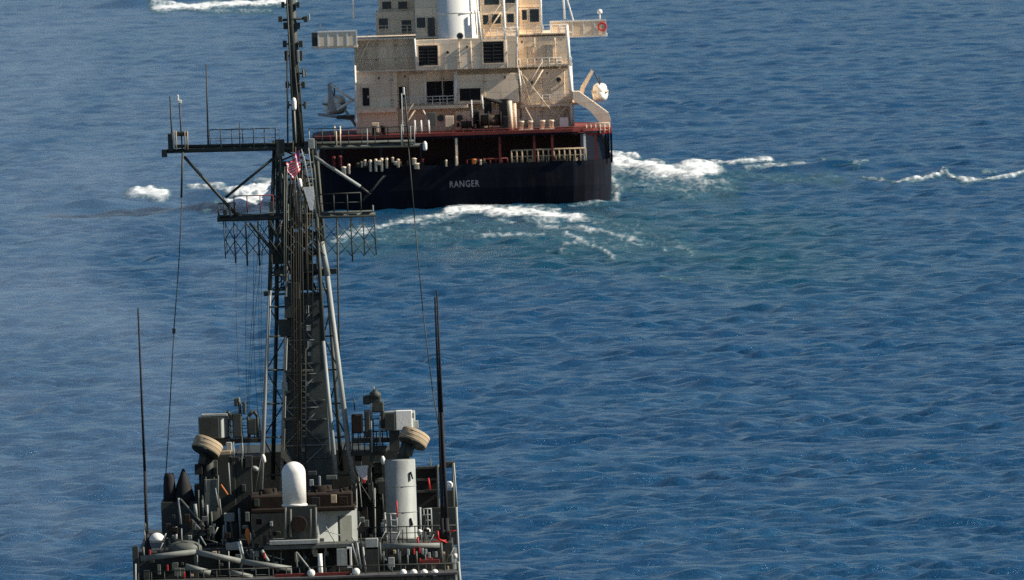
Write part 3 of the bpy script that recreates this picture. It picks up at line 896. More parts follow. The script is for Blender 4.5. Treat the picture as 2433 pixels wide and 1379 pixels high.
# lifeboats in the davits
def lifeboat(c, L, wd, ht, mats, label, group):
    lb = root('lifeboat', c, label, 'lifeboat', group)
    def ring(y, sw, zlo, zhi, n=14, top=False):
        return [(c.x + sw*math.cos(math.pi*i/(n-1))*(1 if not top else 1), c.y + y, c.z + (zlo if not top else 0) ) for i in range(n)]
    def body(lower, w0, h0):
        mb = MB(); rings = []
        for k in range(9):
            t = -1 + 2*k/8; f = max(.12, (1 - abs(t)**2.6))**.55
            rg = []
            for i in range(13):
                a = math.pi*i/12
                ca, sa = math.cos(a), math.sin(a)
                x = w0/2*f*abs(ca)**.6*(1 if ca >= 0 else -1)
                z = h0*abs(sa)**.7*(f**.5)
                rg.append((c.x + x, c.y + t*L/2, c.z + (-z if lower else z)))
            rings.append(rg)
        n = 13; vs = [p for r in rings for p in r]; fs = []
        for k in range(8):
            for i in range(n-1): fs.append((k*n+i, k*n+i+1, (k+1)*n+i+1, (k+1)*n+i))
            fs.append((k*n+n-1, k*n, (k+1)*n, (k+1)*n+n-1))
        fs += [tuple(range(n))[::-1], tuple(8*n + i for i in range(n))]
        return mb.add(vs, fs, True)
    h = body(True, wd, ht*.52).build('hull', mats[0], lb)
    body(False, wd*.9, ht*.42).build('canopy', mats[1], lb)
    MB().box(c, (wd*1.04, L*.86, .09)).build('rubbing_strake', mats[2], h)
    for y in (-L*.33, L*.33):
        MB().cyl(c + V((0, y, ht*.3)), c + V((0, y, ht*.75)), .06, n=6).build('lifting_hook', M['navyd'], lb)
    return lb
lifeboat(W(1426, 219, TY + 9) + V((0, 3.6, 0)), 7.6, 1.75, 2.1, (M['white'], M['white'], M['cream']), 'white lifeboat hanging in the sunlit davit right of the deckhouse', 'lifeboats of the tanker')
lifeboat(W(795, 248, TY + 9) + V((0, 3.6, 0)), 7.6, 2.6, 2.3, (M['white'], M['white'], M['navy']), 'grey shaded lifeboat hanging left of the deckhouse, just right of the mast', 'lifeboats of the tanker')

# ---- more pipework, stairs and rails on the after faces of the deckhouse
def stair(u0, v0, u1, v1, Y, n=9):
    A, B = W(u0, v0, Y), W(u1, v1, Y)
    st_ = MB().cyl(A, B, .06, n=5).cyl(A + V((0, .7, 0)), B + V((0, .7, 0)), .06, n=5).cyl(A + V((0, 0, .9)), B + V((0, 0, .9)), .035, n=4).build('stair', M['cream'], tk)
    for i in range(n):
        p = A.lerp(B, (i + .5)/n)
        MB().box(p + V((0, .35, 0)), (.24, .68, .04)).build('tread', M['cream'], st_)
stair(1240, 250, 1290, 166, YA - 1.6); stair(1300, 312, 1345, 254, YA - 1.7); stair(950, 318, 986, 262, YA - 1.8); stair(1150, 88, 1190, 30, YA - .6); stair(846, 164, 880, 90, YA - .2)
for u, v0, v1, Y, r in ((1050, 168, 250, YA + .4, .06), (1150, 176, 250, YA - 1.1, .05), (1178, 170, 300, YA - .6, .06), (1270, 90, 158, YA - .3, .05), (1318, 90, 158, YA - .3, .06), (930, 168, 262, YA - .5, .06),
                        (894, 88, 160, YA + .7, .05), (940, 90, 160, YA + .7, .06), (1090, 100, 165, TY + 5, .05), (1118, 98, 165, TY + 5, .06), (1015, 265, 305, YA + .4, .06), (1070, 262, 305, YA, .05), (1285, 165, 300, YA - .4, .05), (1340, 166, 296, YA - .4, .06)):
    pp = ROD('pipe', tk, M['cream'], (u, v0), (u + 3, v1), Y, r)
    for k in (.25, .75): MB().box(W(u + 3*k, v0 + (v1-v0)*k, Y) + V((0, .08, 0)), (.26, .2, .1)).build('pipe_clamp', M['navyd'], pp)
railing(tk, M['white'], (1236, 250), (1360, 246), YA - .9, 22, 8, 3, .03)
railing(tk, M['white'], (960, 254), (1080, 250), YA - 1.2, 22, 8, 3, .03)
railing(tk, M['white'], (1236, 162), (1358, 158), YA - .9, 22, 8, 3, .03)
railing(tk, M['white'], (1150, 90), (1230, 87), TY + 5.2, 22, 6, 3, .03)
railing(tk, M['white'], (1232, 84), (1350, 80), YA - .1, 22, 7, 3, .03)
for a in ((1252, 112, 1264, 142), (1296, 108, 1312, 140), (872, 110, 884, 140)):
    door(upr if a[0] > 1200 else up, *a, (YA - .1) if a[0] > 1200 else YA + .9, 'cream')
for a in ((1018, 268, 1036, 300, 1.0), (1058, 276, 1078, 302, .8), (1236, 284, 1258, 304, .8), (1330, 280, 1350, 303, .7), (884, 292, 900, 314, .7), (1134, 286, 1150, 306, 1.0)):
    BOX('deck_locker', tk, M[random.choice(['cream', 'navy', 'white'])], *a[:4], TY + 4.6, a[4])
for u in (1020, 1170, 1330, 880): MB().lathe(W(u, 164, YA - .5), [(.16, 0), (.16, .5), (.32, .55), (.30, .75), (.1, .85)], n=10).build('mushroom_vent', M['cream'], tk)
for u, v in ((962, 182), (1200, 184), (1110, 112), (1240, 100), (1300, 174), (900, 186)):
    q = BOX('lamp_bracket', tk, M['navyd'], u - 2, v - 3, u + 2, v + 3, YA - 1.2 if v > 160 else TY + 4.9, .3)

# ------------------------------------------------------------------ warship
WY = 1200.0
WX = W(708, 1300, WY).x
ws = root('warship', (WX, WY, 0), 'dark grey naval ship with a tall lattice mast and two yardarms in the foreground', 'ship')
zw = lambda v, dy=0.0: W(708, v, WY + dy).z

def wb(name, mat, u0, v0, u1, v1, dy, depth, par=None, bev=.02, label=None, rot=None):
    return BOX(name, par or ws, M[mat], u0, v0, u1, v1, WY + dy, depth, bev, label, rot)
def wr_(name, mat, a, b, dy, r, par=None, dy2=None, r2=None, n=6, label=None):
    return ROD(name, par or ws, M[mat], a, b, WY + dy, r, None if dy2 is None else WY + dy2, r2, n, label)
def wlathe(name, mat, u, v, dy, prof, par=None, axis=(0, 0, 1), n=18, label=None):
    return MB().lathe(W(u, v, WY + dy), prof, axis, n).build(name, M[mat], par or ws, label)

# hull and lower houses (mostly below the picture)
def wring(z, b):
    half = [(0, -78), (6.8, -77), (7.6, -60), (8.6, -30), (8.75, 0), (8.0, 25), (5.2, 44), (2.0, 55), (0, 60)]
    return [(WX + x*b, WY + y, z) for x, y in half] + [(WX - x*b, WY + y, z) for x, y in half[-2:0:-1]]
wh = loft(MB(), [wring(-5, .6), wring(-1, .93), wring(2.5, .97), wring(6.8, 1.0)]).build('hull', M['navy'], ws)
loft(MB(), [wring(6.80, .985), wring(6.83, .985)]).build('weather_deck', M['deck'], wh)
Z1 = zw(1374, -13)
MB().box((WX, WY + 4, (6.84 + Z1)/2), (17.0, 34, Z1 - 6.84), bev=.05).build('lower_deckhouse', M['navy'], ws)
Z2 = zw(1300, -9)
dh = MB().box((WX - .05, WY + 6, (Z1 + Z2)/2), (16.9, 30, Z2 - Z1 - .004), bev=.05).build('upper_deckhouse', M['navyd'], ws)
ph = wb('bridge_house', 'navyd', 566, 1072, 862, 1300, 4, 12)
wb('bridge_wing', 'navyd', 480, 1078, 575, 1300, 5, 7)
wb('bridge_wing', 'navyd', 850, 1070, 950, 1300, 5, 7)

# ---- lattice mast
mt = MB()
mt.prism([W(u, v, WY) for u, v in ((669, 1170), (676, 930), (684, 700), (760, 700), (775, 930), (790, 1170))], (0, 2.4, 0))
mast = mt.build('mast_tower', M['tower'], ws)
def leg(a, b, dy, dy2, r, mat, name='leg'):
    return wr_(name, mat, a, b, dy, r, mast, dy2, r*.85, 8)
leg((620, 1165), (641, 690), -.9, -.6, .11, 'navyl'); leg((641, 690), (652, 335), -.6, 1.0, .12, 'mast')  # pale grey on the lower legs paints them as sunlit
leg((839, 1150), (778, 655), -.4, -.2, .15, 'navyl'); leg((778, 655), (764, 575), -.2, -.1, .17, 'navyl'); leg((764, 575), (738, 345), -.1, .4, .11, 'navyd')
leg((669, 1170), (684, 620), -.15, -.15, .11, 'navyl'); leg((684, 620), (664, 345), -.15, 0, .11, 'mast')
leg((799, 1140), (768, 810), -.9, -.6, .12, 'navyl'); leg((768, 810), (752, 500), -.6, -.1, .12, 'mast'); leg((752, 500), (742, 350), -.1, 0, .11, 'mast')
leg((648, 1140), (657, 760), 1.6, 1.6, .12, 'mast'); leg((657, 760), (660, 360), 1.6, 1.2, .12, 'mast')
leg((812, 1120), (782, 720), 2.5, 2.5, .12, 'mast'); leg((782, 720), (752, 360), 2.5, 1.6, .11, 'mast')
def lx(v, pts):
    for (ua, va), (ub, vb) in zip(pts[:-1], pts[1:]):
        if min(va, vb) <= v <= max(va, vb):
            t = (v - va) / (vb - va); return ua + (ub - ua)*t
    return pts[-1][0]
LF = [(620, 1165), (641, 690), (652, 335)]; LN = [(669, 1170), (684, 620), (664, 345)]
RN = [(799, 1140), (768, 810), (752, 500), (742, 350)]; RF = [(839, 1150), (778, 655), (764, 575), (738, 345)]
vs_ = [1130, 1040, 960, 880, 800, 730, 655]
for k, v in enumerate(vs_):
    wr_('strut', 'mast', (lx(v, LF), v), (lx(v, LN), v - 1), -.7, .05, mast, -.15)
    wr_('strut', 'mast', (lx(v, RN), v), (lx(v, RF), v - 2), -.15, .05, mast, -.2)
    if k < len(vs_) - 1:
        v2 = vs_[k+1]
        a, b = ((lx(v, LF), v), (lx(v2, LN), v2)) if k % 2 else ((lx(v2, LF), v2), (lx(v, LN), v))
        wr_('diagonal', 'mast', a, b, 2.6, .04, mast, -.1)
        a, b = ((lx(v, RN), v), (lx(v2, RF), v2)) if k % 2 == 0 else ((lx(v2, RN), v2), (lx(v, RF), v))
        wr_('diagonal', 'mast', a, b, -.15, .04, mast, -.2)
# open lattice above the tower
vs_ = [700, 648, 600, 556, 510, 468, 428, 388, 350]
for k, v in enumerate(vs_[:-1]):
    v2 = vs_[k+1]
    l1, r1, l2, r2 = lx(v, LF) + 4, lx(v, RN), lx(v2, LF) + 4, lx(v2, RN)
    wr_('strut', 'mast', (l1, v), (r1, v - 3), 1.2, .06, mast, -.1)
    wr_('diagonal', 'mast', (l1, v), (r2, v2), 1.4, .05, mast, -.1)
    wr_('diagonal', 'mast', (r1, v), (l2, v2), -.1, .05, mast, 1.4)
    wr_('strut', 'mast', (lx(v, LN), v), (lx(v, RN), v - 2), -.15, .05, mast)
# platforms and boxes tucked into the lattice
for a in ((642, 588, 684, 628, .2, 1.2), (706, 628, 752, 650, 0, 1.0), (684, 672, 712, 712, -.5, .5), (676, 705, 716, 756, -.4, .6), (700, 560, 730, 590, .3, .8),
          (650, 642, 704, 652, -.2, 1.4), (742, 640, 800, 652, .2, 1.2), (662, 760, 690, 800, -.3, .8), (626, 692, 642, 704, 2.2, .6), (690, 520, 740, 540, -.2, 1.2), (662, 384, 682, 500, .6, .5), (700, 388, 722, 432, .6, .5), (668, 525, 698, 596, .8, .6), (706, 596, 744, 690, 1.0, .6), (690, 600, 706, 700, .9, .5),
          (656, 332, 676, 372, -.3, .8), (722, 336, 752, 366, -.2, .8), (668, 340, 730, 362, .2, .8), (724, 440, 742, 505, .9, .4), (684, 440, 700, 510, .8, .4)):
    wb('equipment_box', 'mast', *a, par=mast)
# light fittings on the tower face
for u, v, w, h in ((728, 736, 12, 20), (733, 780, 12, 14), (727, 778, 6, 8), (735, 818, 11, 14), (735, 842, 8, 10), (729, 912, 7, 12), (732, 938, 6, 8), (737, 995, 8, 8), (721, 1068, 10, 12), (676, 920, 14, 24)):
    wb('fitting', 'navyl', u - w/2, v - h/2, u + w/2, v + h/2, -.25, .24, mast)
for v, u0, u1 in ((882, 676, 744), (996, 672, 706), (932, 676, 690)):
    wb('ledge', 'navy', u0, v - 3, u1, v + 3, -.3, .28, mast)
ladder(mast, M['mast'], (718, 1150), (718, 700), WY - .35, 16, 34, .035)
MB().prism([W(u, v, WY - .6) for u, v in ((668, 1060), (680, 1075), (698, 1104), (690, 1110), (668, 1085))], (0, .5, 0)).build('bracket', M['tan'], mast)
# cable runs down the front of the mast
for i, (ua, ub, vb, m) in enumerate(((696, 700, 1090, 'rope'), (702, 706, 1085, 'rope'), (707, 712, 1000, 'mast'), (712, 716, 1080, 'rope'), (690, 694, 900, 'mast'), (716, 722, 860, 'mast'), (722, 728, 640, 'rope'))):
    wr_('cable', m, (ua, 335 + 14*i), (ub, vb), -.9, .035, mast)
# halyards fanning from the top yard to the lower platform
for a, b in (((716, 355), (752, 512)), ((722, 372), (733, 430)), ((700, 410), (708, 515)), ((703, 412), (728, 512)), ((708, 430), (740, 508)), ((733, 352), (752, 508)), ((742, 356), (756, 506)), ((684, 430), (690, 512)), ((690, 420), (700, 516))):
    wr_('halyard', 'navyl' if b[0] in (752, 733, 708, 728) else 'mast', a, b, -1.0, .035, mast)
for a, b in (((692, 520), (756, 606)), ((706, 515), (764, 602)), ((594, 530), (652, 602)), ((640, 525), (690, 640)), ((668, 525), (650, 600))):
    wr_('knee_brace', 'mast', a, b, -.2, .09, mast)

# ---- pole mast and its fittings
pole = wr_('pole_mast', 'mast', (709, 350), (688, -70), .2, .30, None, None, .25, 12)
for a, b, r in (((700, 345), (678, -60), .05), ((718, 345), (700, 160), .05), ((722, 340), (706, 120), .04), ((706, 330), (700, 260), .05), ((684, 345), (682, 120), .05)):
    wr_('conduit', 'mast', a, b, -.15, r, pole)
for v, du, w, h in ((12, 18, 8, 14), (47, 0, 46, 10), (105, 19, 10, 16), (133, 17, 9, 24), (175, 22, 9, 20), (202, 19, 9, 16), (62, 14, 12, 16), (250, 20, 6, 18)):
    uc = 687 + (v + 40) * 0.06
    if w > 40:
        wr_('cross_arm', 'mast', (uc - 28, v + 2), (uc + 38, v - 4), 0, .07, pole)
        for d in (-26, 34): wb('radio_antenna', 'mast', uc + d - 5, v - 8, uc + d + 5, v + 6, -.2, .3, pole)
        wb('radio_antenna', 'navyl', uc + 40, v - 14, uc + 44, v + 2, -.1, .15, pole)
        continue
    for sg in (-1, 1):
        if v == 175 and sg < 0: continue
        q = wb('antenna_block', 'mast', uc + sg*du - w/2, v - h/2, uc + sg*du + w/2, v + h/2, -.1, .35, pole)
        wr_('bracket_arm', 'mast', (uc, v), (uc + sg*du, v), 0, .05, pole)
wb('antenna_block', 'navyl', 705, 120, 711, 148, -.2, .2, pole); wb('antenna_block', 'navyl', 719, 166, 723, 184, -.2, .15, pole)
wlathe('lamp_dome', 'radome', 699, 262, -.35, [(.10, 0), (.13, .1), (.14, .45), (.10, .62), (.03, .68)], pole)
wr_('antenna_rod', 'navyl', (699, 262), (703, 340), -.35, .04, pole)

# ---- upper yardarm
yd = MB()
yd.cyl(W(396, 360, WY), W(1008, 345, WY), .11, n=8).cyl(W(440, 349, WY + .7), W(985, 336, WY + .7), .10, n=8)
uy = yd.build('upper_yardarm', M['mast'], ws)
A, B = W(410, 354, WY + .35), W(1000, 341, WY + .35)
for i in range(16):
    p = A.lerp(B, (i + .5)/16)
    MB().box(p + V((0, 0, -.05)), ((B - A).length/16 - .05, .8, .10)).build('walkway_grating', M['mast'], uy)
railing(uy, M['mast'], (500, 352), (655, 348), WY - .1, 43, 7, 2, .026)
railing(uy, M['mast'], (735, 347), (985, 341), WY - .1, 40, 9, 2, .026)
for u, v0, v1, m in ((570, 292, 352, 'mast'), (603, 305, 350, 'mast'), (525, 306, 352, 'mast'), (800, 312, 348, 'cream'), (809, 305, 346, 'cream'), (873, 306, 346, 'navyl'), (954, 296, 346, 'navyl'), (976, 300, 345, 'navyl'), (985, 300, 344, 'navyl'), (664, 308, 356, 'navyl'), (735, 312, 334, 'navyl')):
    wr_('antenna_rod', m, (u, v1), (u - 1, v0), -.25, .03, uy)
# left-end basket with mast rods
for a, b, r in (((410, 360), (404, 229), .045), ((434, 372), (426, 240), .045), ((434, 362), (431, 470), .06)):
    wr_('antenna_rod', 'mast', a, b, -.1, r, uy)
wr_('antenna_rod', 'mast', (495, 350), (490, 152), 0, .055, uy, None, .035)
for a in ((399, 318, 410, 360, -.3, .5), (384, 356, 397, 374, -.2, .4), (418, 314, 444, 324, -.3, .5), (416, 344, 446, 352, -.3, .5)):
    wb('antenna_box', 'mast', *a, par=uy)
for u in (414, 419, 440, 446): wr_('basket_bar', 'tan', (u, 356), (u - 1, 312), -.35, .035, uy)
wb('anemometer', 'radome', 420, 226, 425, 242, -.15, .15, uy); wb('anemometer', 'radome', 423, 238, 431, 246, -.15, .18, uy)
wr_('antenna_rod', 'mast', (972, 350), (962, 226), -.15, .05, uy); wb('anemometer', 'radome', 957, 208, 962, 226, -.2, .15, uy)
wr_('antenna_rod', 'navyl', (957, 346), (954, 222), -.2, .035, uy)
wlathe('yard_lamp', 'radome', 1010, 358, -.1, [(.08, 0), (.12, .1), (.12, .38), (.05, .5)], uy, n=10)
wb('searchlight_box', 'navyl', 732, 330, 747, 354, -.6, .4, uy)
for a, b, m, r in (((437, 372), (562, 512), 'mast', .09), ((655, 372), (536, 470), 'mast', .08), ((746, 372), (856, 444), 'navyl', .10), ((915, 416), (862, 478), 'navyd', .07), ((856, 444), (880, 462), 'mast', .07), ((560, 508), (576, 516), 'mast', .12)):
    wr_('yard_brace', m, a, b, 0, r, uy)  # the pale brace has its sunlit look put into the paint

# ---- lower yardarm with hanging wire antennas
lyb = MB().cyl(W(516, 522, WY), W(892, 510, WY), .13, n=8).cyl(W(520, 516, WY + .8), W(888, 504, WY + .8), .11, n=8)
ly = lyb.build('lower_yardarm', M['mast'], ws)
A, B = W(520, 518, WY + .4), W(888, 507, WY + .4)
for i in range(10):
    p = A.lerp(B, (i + .5)/10)
    MB().box(p, ((B - A).length/10 - .05, .75, .22)).build('walkway_grating', M['mast'], ly)
railing(ly, M['maroon'], (557, 508), (650, 506), WY - .15, 42, 4, 1, .03)
railing(ly, M['navyd'], (762, 506), (858, 502), WY - .15, 44, 4, 2, .035)
for a in ((517, 500, 522, 520), (530, 498, 540, 514), (545, 502, 550, 516), (640, 480, 650, 514), (745, 496, 760, 516)):
    wb('antenna_box', 'mast', *a, -.2, .4, par=ly)
wb('radio_antenna', 'navyl', 884, 488, 888, 502, -.2, .2, par=ly)
hang = [(533, 615, .03), (537, 600, .02), (557, 626, .04), (585, 632, .05), (614, 632, .045), (640, 640, .05), (803, 850, .055), (835, 622, .045), (864, 606, .035), (891, 606, .035)]
for u, v1, r in hang:
    vt = 522 - (u - 516)*.033
    wr_('hanging_rod', 'mast', (u - 2, vt), (u + 3, v1), -.05, r, ly)
for (ua, ub) in ((535, 557), (557, 585), (585, 615), (615, 640), (772, 803), (803, 835), (835, 865), (865, 891)):
    for va, vb in ((532, 570), (570, 532), (570, 608), (608, 575)):
        wr_('wire_diagonal', 'mast', (ua, va), (ub, vb), -.05, .024, ly)
# white covered gear between the yards
wlathe('signal_lamp', 'radome', 714, 446, -1.1, [(.06, 0), (.12, .08), (.12, .42), (.05, .5)], mast, (-.1, 0, 1), 10)
MB().prism([W(u, v, WY - 1.2) for u, v in ((720, 446), (742, 444), (746, 462), (744, 500), (736, 500), (730, 478))], (0, .35, 0)).build('canvas_cover', M['radome'], mast, 'bright white canvas cover on the mast')
# rigging wires
for pts in ([(433, 470), (424, 640), (413, 787), (402, 1000), (394, 1128)], [(970, 345), (985, 520), (1005, 740), (1028, 930), (1042, 1010)]):
    MB().tube([W(u, v, WY - .2) for u, v in pts], .030, 5).build('rigging_wire', M['mast'], ws)
wb('rigging_block', 'mast', 409, 781, 417, 793, -.3, .2)

# ---- whip antennas
for pts, r0, r1 in (([(350, 1300), (344, 1120), (328, 733)], .105, .045), ([(1052, 1262), (1044, 980), (1033, 706)], .10, .04), ([(1062, 1262), (1050, 980), (1038, 692)], .11, .045)):
    n = len(pts) - 1
    P = [W(u, v, WY - 9) for u, v in pts]
    mb = MB()
    for i in range(n): mb.cyl(P[i], P[i+1], r0 + (r1 - r0)*i/n, r0 + (r1 - r0)*(i+1)/n, 8)
    w_ = mb.build('whip_antenna', M['void'], ws)
    MB().lathe(P[0] + V((0, 0, -.5)), [(.2, 0), (.22, .5), (.14, .6), (.12, 1.2)], n=10).build('base_insulator', M['void'], w_)

# ---- satellite drums on both sides (both look the same way, up and to the right)
def drum(u, v, dy, r, t):
    ax = V((.42, .30, .86)).normalized()
    c = W(u, v, WY + dy)
    d = MB().lathe(c - ax*t/2, [(r*.97, 0), (r, .04), (r, t), (r*.96, t + .03)], ax, 32).build('satellite_drum', M['tan'], ws, 'round tan drum antenna tilted to the right')
    MB().lathe(c - ax*(t/2 + .05), [(r*.93, 0), (r*.95, .05)], ax, 28).build('back_plate', M['mast'], d)
    for k in range(3): MB().lathe(c - ax*(t/2 - .08 - k*t*.32), [(r*1.0, 0), (r*1.012, .01), (r*1.012, .04), (r, .05)], ax, 32).build('hoop', M['tan'], d)
    MB().cyl(c - ax*.5, c - ax*.8 + V((0, 0, -.25)), .22, .2, 10).build('yoke', M['mast'], d)
    return d
drum(492, 1062, -3, .80, .62)
drum(984, 1042, -3.2, .80, .62)
wr_('drum_pedestal', 'navyd', (492, 1072), (496, 1180), -2.6, .32, None, None, .42, 12)
wr_('drum_pedestal', 'mast', (968, 1050), (956, 1095), -3.0, .30, None, None, .34, 12)
# big light cylinder under the right drum
colm = wlathe('antenna_column', 'navyl', 956, 1284, -3.2, [(.86, 0), (.86, .2), (.83, .22), (.83, 4.30), (.80, 4.36), (.4, 4.40)], n=32, label='tall light grey cylinder')
for k in (1.5, 2.9): MB().lathe(W(956, 1284, WY - 3.2) + V((0, 0, k)), [(.835, 0), (.85, .01), (.85, .05), (.835, .06)], n=32).build('weld_band', M['navyl'], colm)
for v in (1130, 1240):
    c = W(978, v, WY - 3.88); MB().box(c, (.09, .12, .42), Euler((0, R(-14), 0)), .03).build('hand_grip', M['void'], colm)
wlathe('antenna_column', 'navyd', 498, 1290, -2.6, [(.62, 0), (.62, 2.4), (.55, 2.7), (.3, 2.8)], n=24)  # darker than the right column, its shadow put into the colour
wb('cable_trunk', 'navyd', 872, 1110, 915, 1300, 1.2, 1.6, bev=.2); wb('cable_trunk', 'navyd', 908, 1100, 925, 1300, 1.0, 1.2)

# ---- jammer boxes
def jammer(u0, v0, u1, v1, dy, split, flip):
    b = wb('jammer_house', 'navyl', u0, v0, u1, v1, dy, 1.5, bev=.04, rot=Euler((0, 0, R(-20))))
    s = SC(WY); c = W((u0+u1)/2, (v0+v1)/2, WY + dy)
    return b
jl = jammer(480, 990, 540, 1042, -1.0, 0, 0)
wb('light_shade_face', 'navyd', 474, 992, 520, 1040, -1.6, .25, jl); wb('roof_plate', 'navyl', 478, 984, 540, 990, -1.3, 1.6, jl)  # dark plate paints the shaded left side of the box
jr = jammer(914, 978, 978, 1024, -1.0, 0, 0)
wb('light_shade_face', 'navyd', 914, 982, 938, 1024, -1.9, .3, jr); wb('junction_box', 'navyl', 984, 1000, 994, 1018, -.8, .4, jr)  # dark plate again paints shade on the left part
wb('light_shade_face', 'white', 941, 976, 979, 1022, -1.7, .9, jr); wb('bracket', 'navy', 976, 982, 984, 994, -.8, .3, jr)  # white plate paints the sunlit right part of the same box
wb('jammer_stand', 'navyd', 505, 1042, 548, 1060, -.8, 1.2); wb('jammer_stand', 'navyd', 925, 1024, 950, 1075, -.8, 1.2)
wb('jammer_stand', 'tan', 514, 1072, 548, 1080, -1.5, 1.2)
# side platforms with railings and small radars
for (u0, u1, v) in ((540, 625, 1048), (540, 625, 1090), (835, 925, 1048), (835, 915, 1078)):
    wb('platform', 'navyd', u0, v - 5, u1, v + 5, -.6, 3.0)
for u0, u1, v in ((545, 620, 1043), (840, 920, 1043), (838, 910, 1073)):
    railing(ws, M['navyd'], (u0, v), (u1, v - 2), WY - .5, 46, 6, 3, .03)
for pts, r, m in (([(573, 1050), (571, 985), (568, 948)], .08, 'mast'), ([(592, 1040), (590, 990), (602, 976), (612, 990), (613, 1040)], .10, 'mast'), ([(556, 1000), (546, 985), (538, 978)], .10, 'mast'),
                  ([(884, 1075), (882, 1000), (884, 940)], .06, 'navyl'), ([(903, 1075), (902, 1010), (904, 985)], .05, 'navyl'), ([(843, 975), (841, 948)], .035, 'mast'), ([(890, 945), (888, 918)], .03, 'navyl'),
                  ([(555, 1050), (555, 1090), (560, 1180)], .05, 'navyl'), ([(575, 1030), (577, 1110)], .05, 'navyl')):
    MB().tube([W(u, v, WY - .8) for u, v in pts], r, 6).build('support_pipe', M[m], ws)
for a, m in (((556, 947, 566, 966), 'mast'), ((566, 945, 570, 956), 'navyl'), ((576, 955, 584, 985), 'mast'), ((588, 996, 610, 1034), 'mast'), ((862, 940, 880, 962), 'mast'), ((878, 932, 905, 958), 'mast'), ((884, 955, 912, 980), 'mast'),
             ((835, 985, 862, 1030), 'soot'), ((866, 975, 880, 1040), 'navyd'), ((904, 975, 914, 1018), 'navyd'), ((552, 982, 575, 1040), 'mast'), ((536, 1050, 552, 1076), 'navyl'), ((888, 1060, 920, 1076), 'navyd')):
    wb('radar_unit', m, *a, -.9, .6, bev=.06)
wlathe('radar_head', 'mast', 892, 948, -.9, [(.05, 0), (.28, .08), (.34, .22), (.12, .45), (.04, .55)], n=10)
for u, v, m in ((628, 1092, 'radome'), (912, 1096, 'radome')):
    wlathe('deck_lamp', m, u, v + 8, -1.2, [(.06, 0), (.11, .06), (.12, .32), (.06, .46)], n=10, axis=(-.15, 0, 1))
wlathe('deck_lamp', 'navyl', 604, 1120, -1.2, [(.06, 0), (.22, .06), (.25, .2), (.06, .3)], n=10, axis=(.3, -.2, 1))

# ---- funnel, caps, radome
pz0, pz1 = zw(1332, -5), zw(1214, -5)
def fx(u, dy): return W(u, 1270, WY + dy).x
st = MB().prism([(fx(598, -7), WY - 7, pz0), (fx(756, -7), WY - 7, pz0), (fx(850, -4.6), WY - 4.6, pz0), (fx(850, 1), WY + 1, pz0), (fx(598, 1), WY + 1, pz0)], (0, 0, pz1 - pz0)).build('funnel_housing', M['navyl'], ws)
MB().box((fx(676, -7), WY - 7.06, (pz0+pz1)/2), (3.46, .08, pz1 - pz0 - .04)).build('shaded_aft_face', M['navyd'], st)  # dark sheet over the pale housing paints its after face in shade
dn = V((2.4, -2.16, 0)).normalized(); tn = V((2.16, 2.4, 0)).normalized()
pc = V((fx(820, -5.4), WY - 5.4, (pz0 + pz1)/2)) + dn*.04
MB().box(pc, (.95, .08, 2.0), Euler((0, 0, math.atan2(tn.y, tn.x)))).build('access_panel', M['navy'], st)
MB().box((fx(725, 0), WY - 3, pz1 + .12), (5.6, 8.2, .24), bev=.05).build('soot_tray', M['soot'], st)
for u, dy, r, h in ((610, -3.5, .50, .8), (640, -2, .62, 1.05), (662, -3.4, .4, .6), (742, -3.2, .48, .8), (768, -2, .70, 1.15), (800, -3, .58, .85), (826, -1.5, .45, 1.0)):
    dy -= 2.0
    q = MB().lathe((fx(u, dy), WY + dy, pz1 + .2), [(r, 0), (r*.96, h*.5), (r*.97, h*.62), (r*.8, h*.75), (r*.78, h*.95), (r*.6, h*.93)], n=14).build('exhaust_pipe', M['soot'], st)
    MB().lathe((fx(u, dy) + r*.3, WY + dy - r*.4, pz1 + .2 + h*.5), [(r*.16, 0), (r*.14, .5), (r*.1, .55)], (.3, -.2, .9), n=7).build('exhaust_cap', M['void'], q)
wb('stack_casing', 'soot', 594, 1178, 676, 1212, -6.6, 5.5, st, .08); wb('stack_casing', 'soot', 728, 1172, 838, 1212, -6.4, 5.5, st, .08)
for u0, v0, u1, v1, m in ((786, 1176, 800, 1196, 'tan'), (806, 1180, 826, 1200, 'soot'), (604, 1186, 616, 1204, 'mast'), (740, 1182, 760, 1204, 'void')):
    wb('casing_panel', m, u0, v0, u1, v1, -6.8, .25, st)
for u0, v0, u1, v1, m in ((732, 1120, 752, 1130, 'mast'), (735, 1140, 745, 1156, 'navyl'), (757, 1132, 762, 1156, 'navyl'), (775, 1130, 800, 1140, 'navy')):
    wb('pipe_bracket', m, u0, v0, u1, v1, -3.6, .4, st)
rd = wlathe('radome', 'radome', 700, 1202, -9.0, [(.64, 0), (.64, 1.75)] + [(.64*math.cos(R(a)), 1.75 + .62*math.sin(R(a))) for a in range(10, 90, 10)] + [(.02, 2.372)], n=40, label='tall white radome with a rounded top')
MB().lathe(W(700, 1202, WY - 9.0) + V((0, 0, -.02)), [(.67, 0), (.69, .03), (.69, .1), (.645, .12)], n=40).build('base_ring', M['radome'], rd)
pdm = wb('radome_pedestal', 'navyd', 676, 1203, 752, 1282, -9.8, 1.6)
for a, b in (((678, 1206), (678, 1280)), ((750, 1206), (750, 1280)), ((690, 1210), (690, 1276)), ((738, 1210), (738, 1276))):
    wr_('pedestal_leg', 'navy', a, b, -9.95, .07, pdm)
wlathe('hose_reel', 'soot', 710, 1246, -10.15, [(.42, 0), (.45, .04), (.2, .06), (.2, .22), (.45, .24), (.42, .28)], pdm, (0, 1, 0), 18)
wb('platform_edge', 'navyl', 640, 1284, 756, 1294, -10.6, 3.0); wb('platform_edge', 'navy', 626, 1294, 860, 1304, -10.4, 3.2)

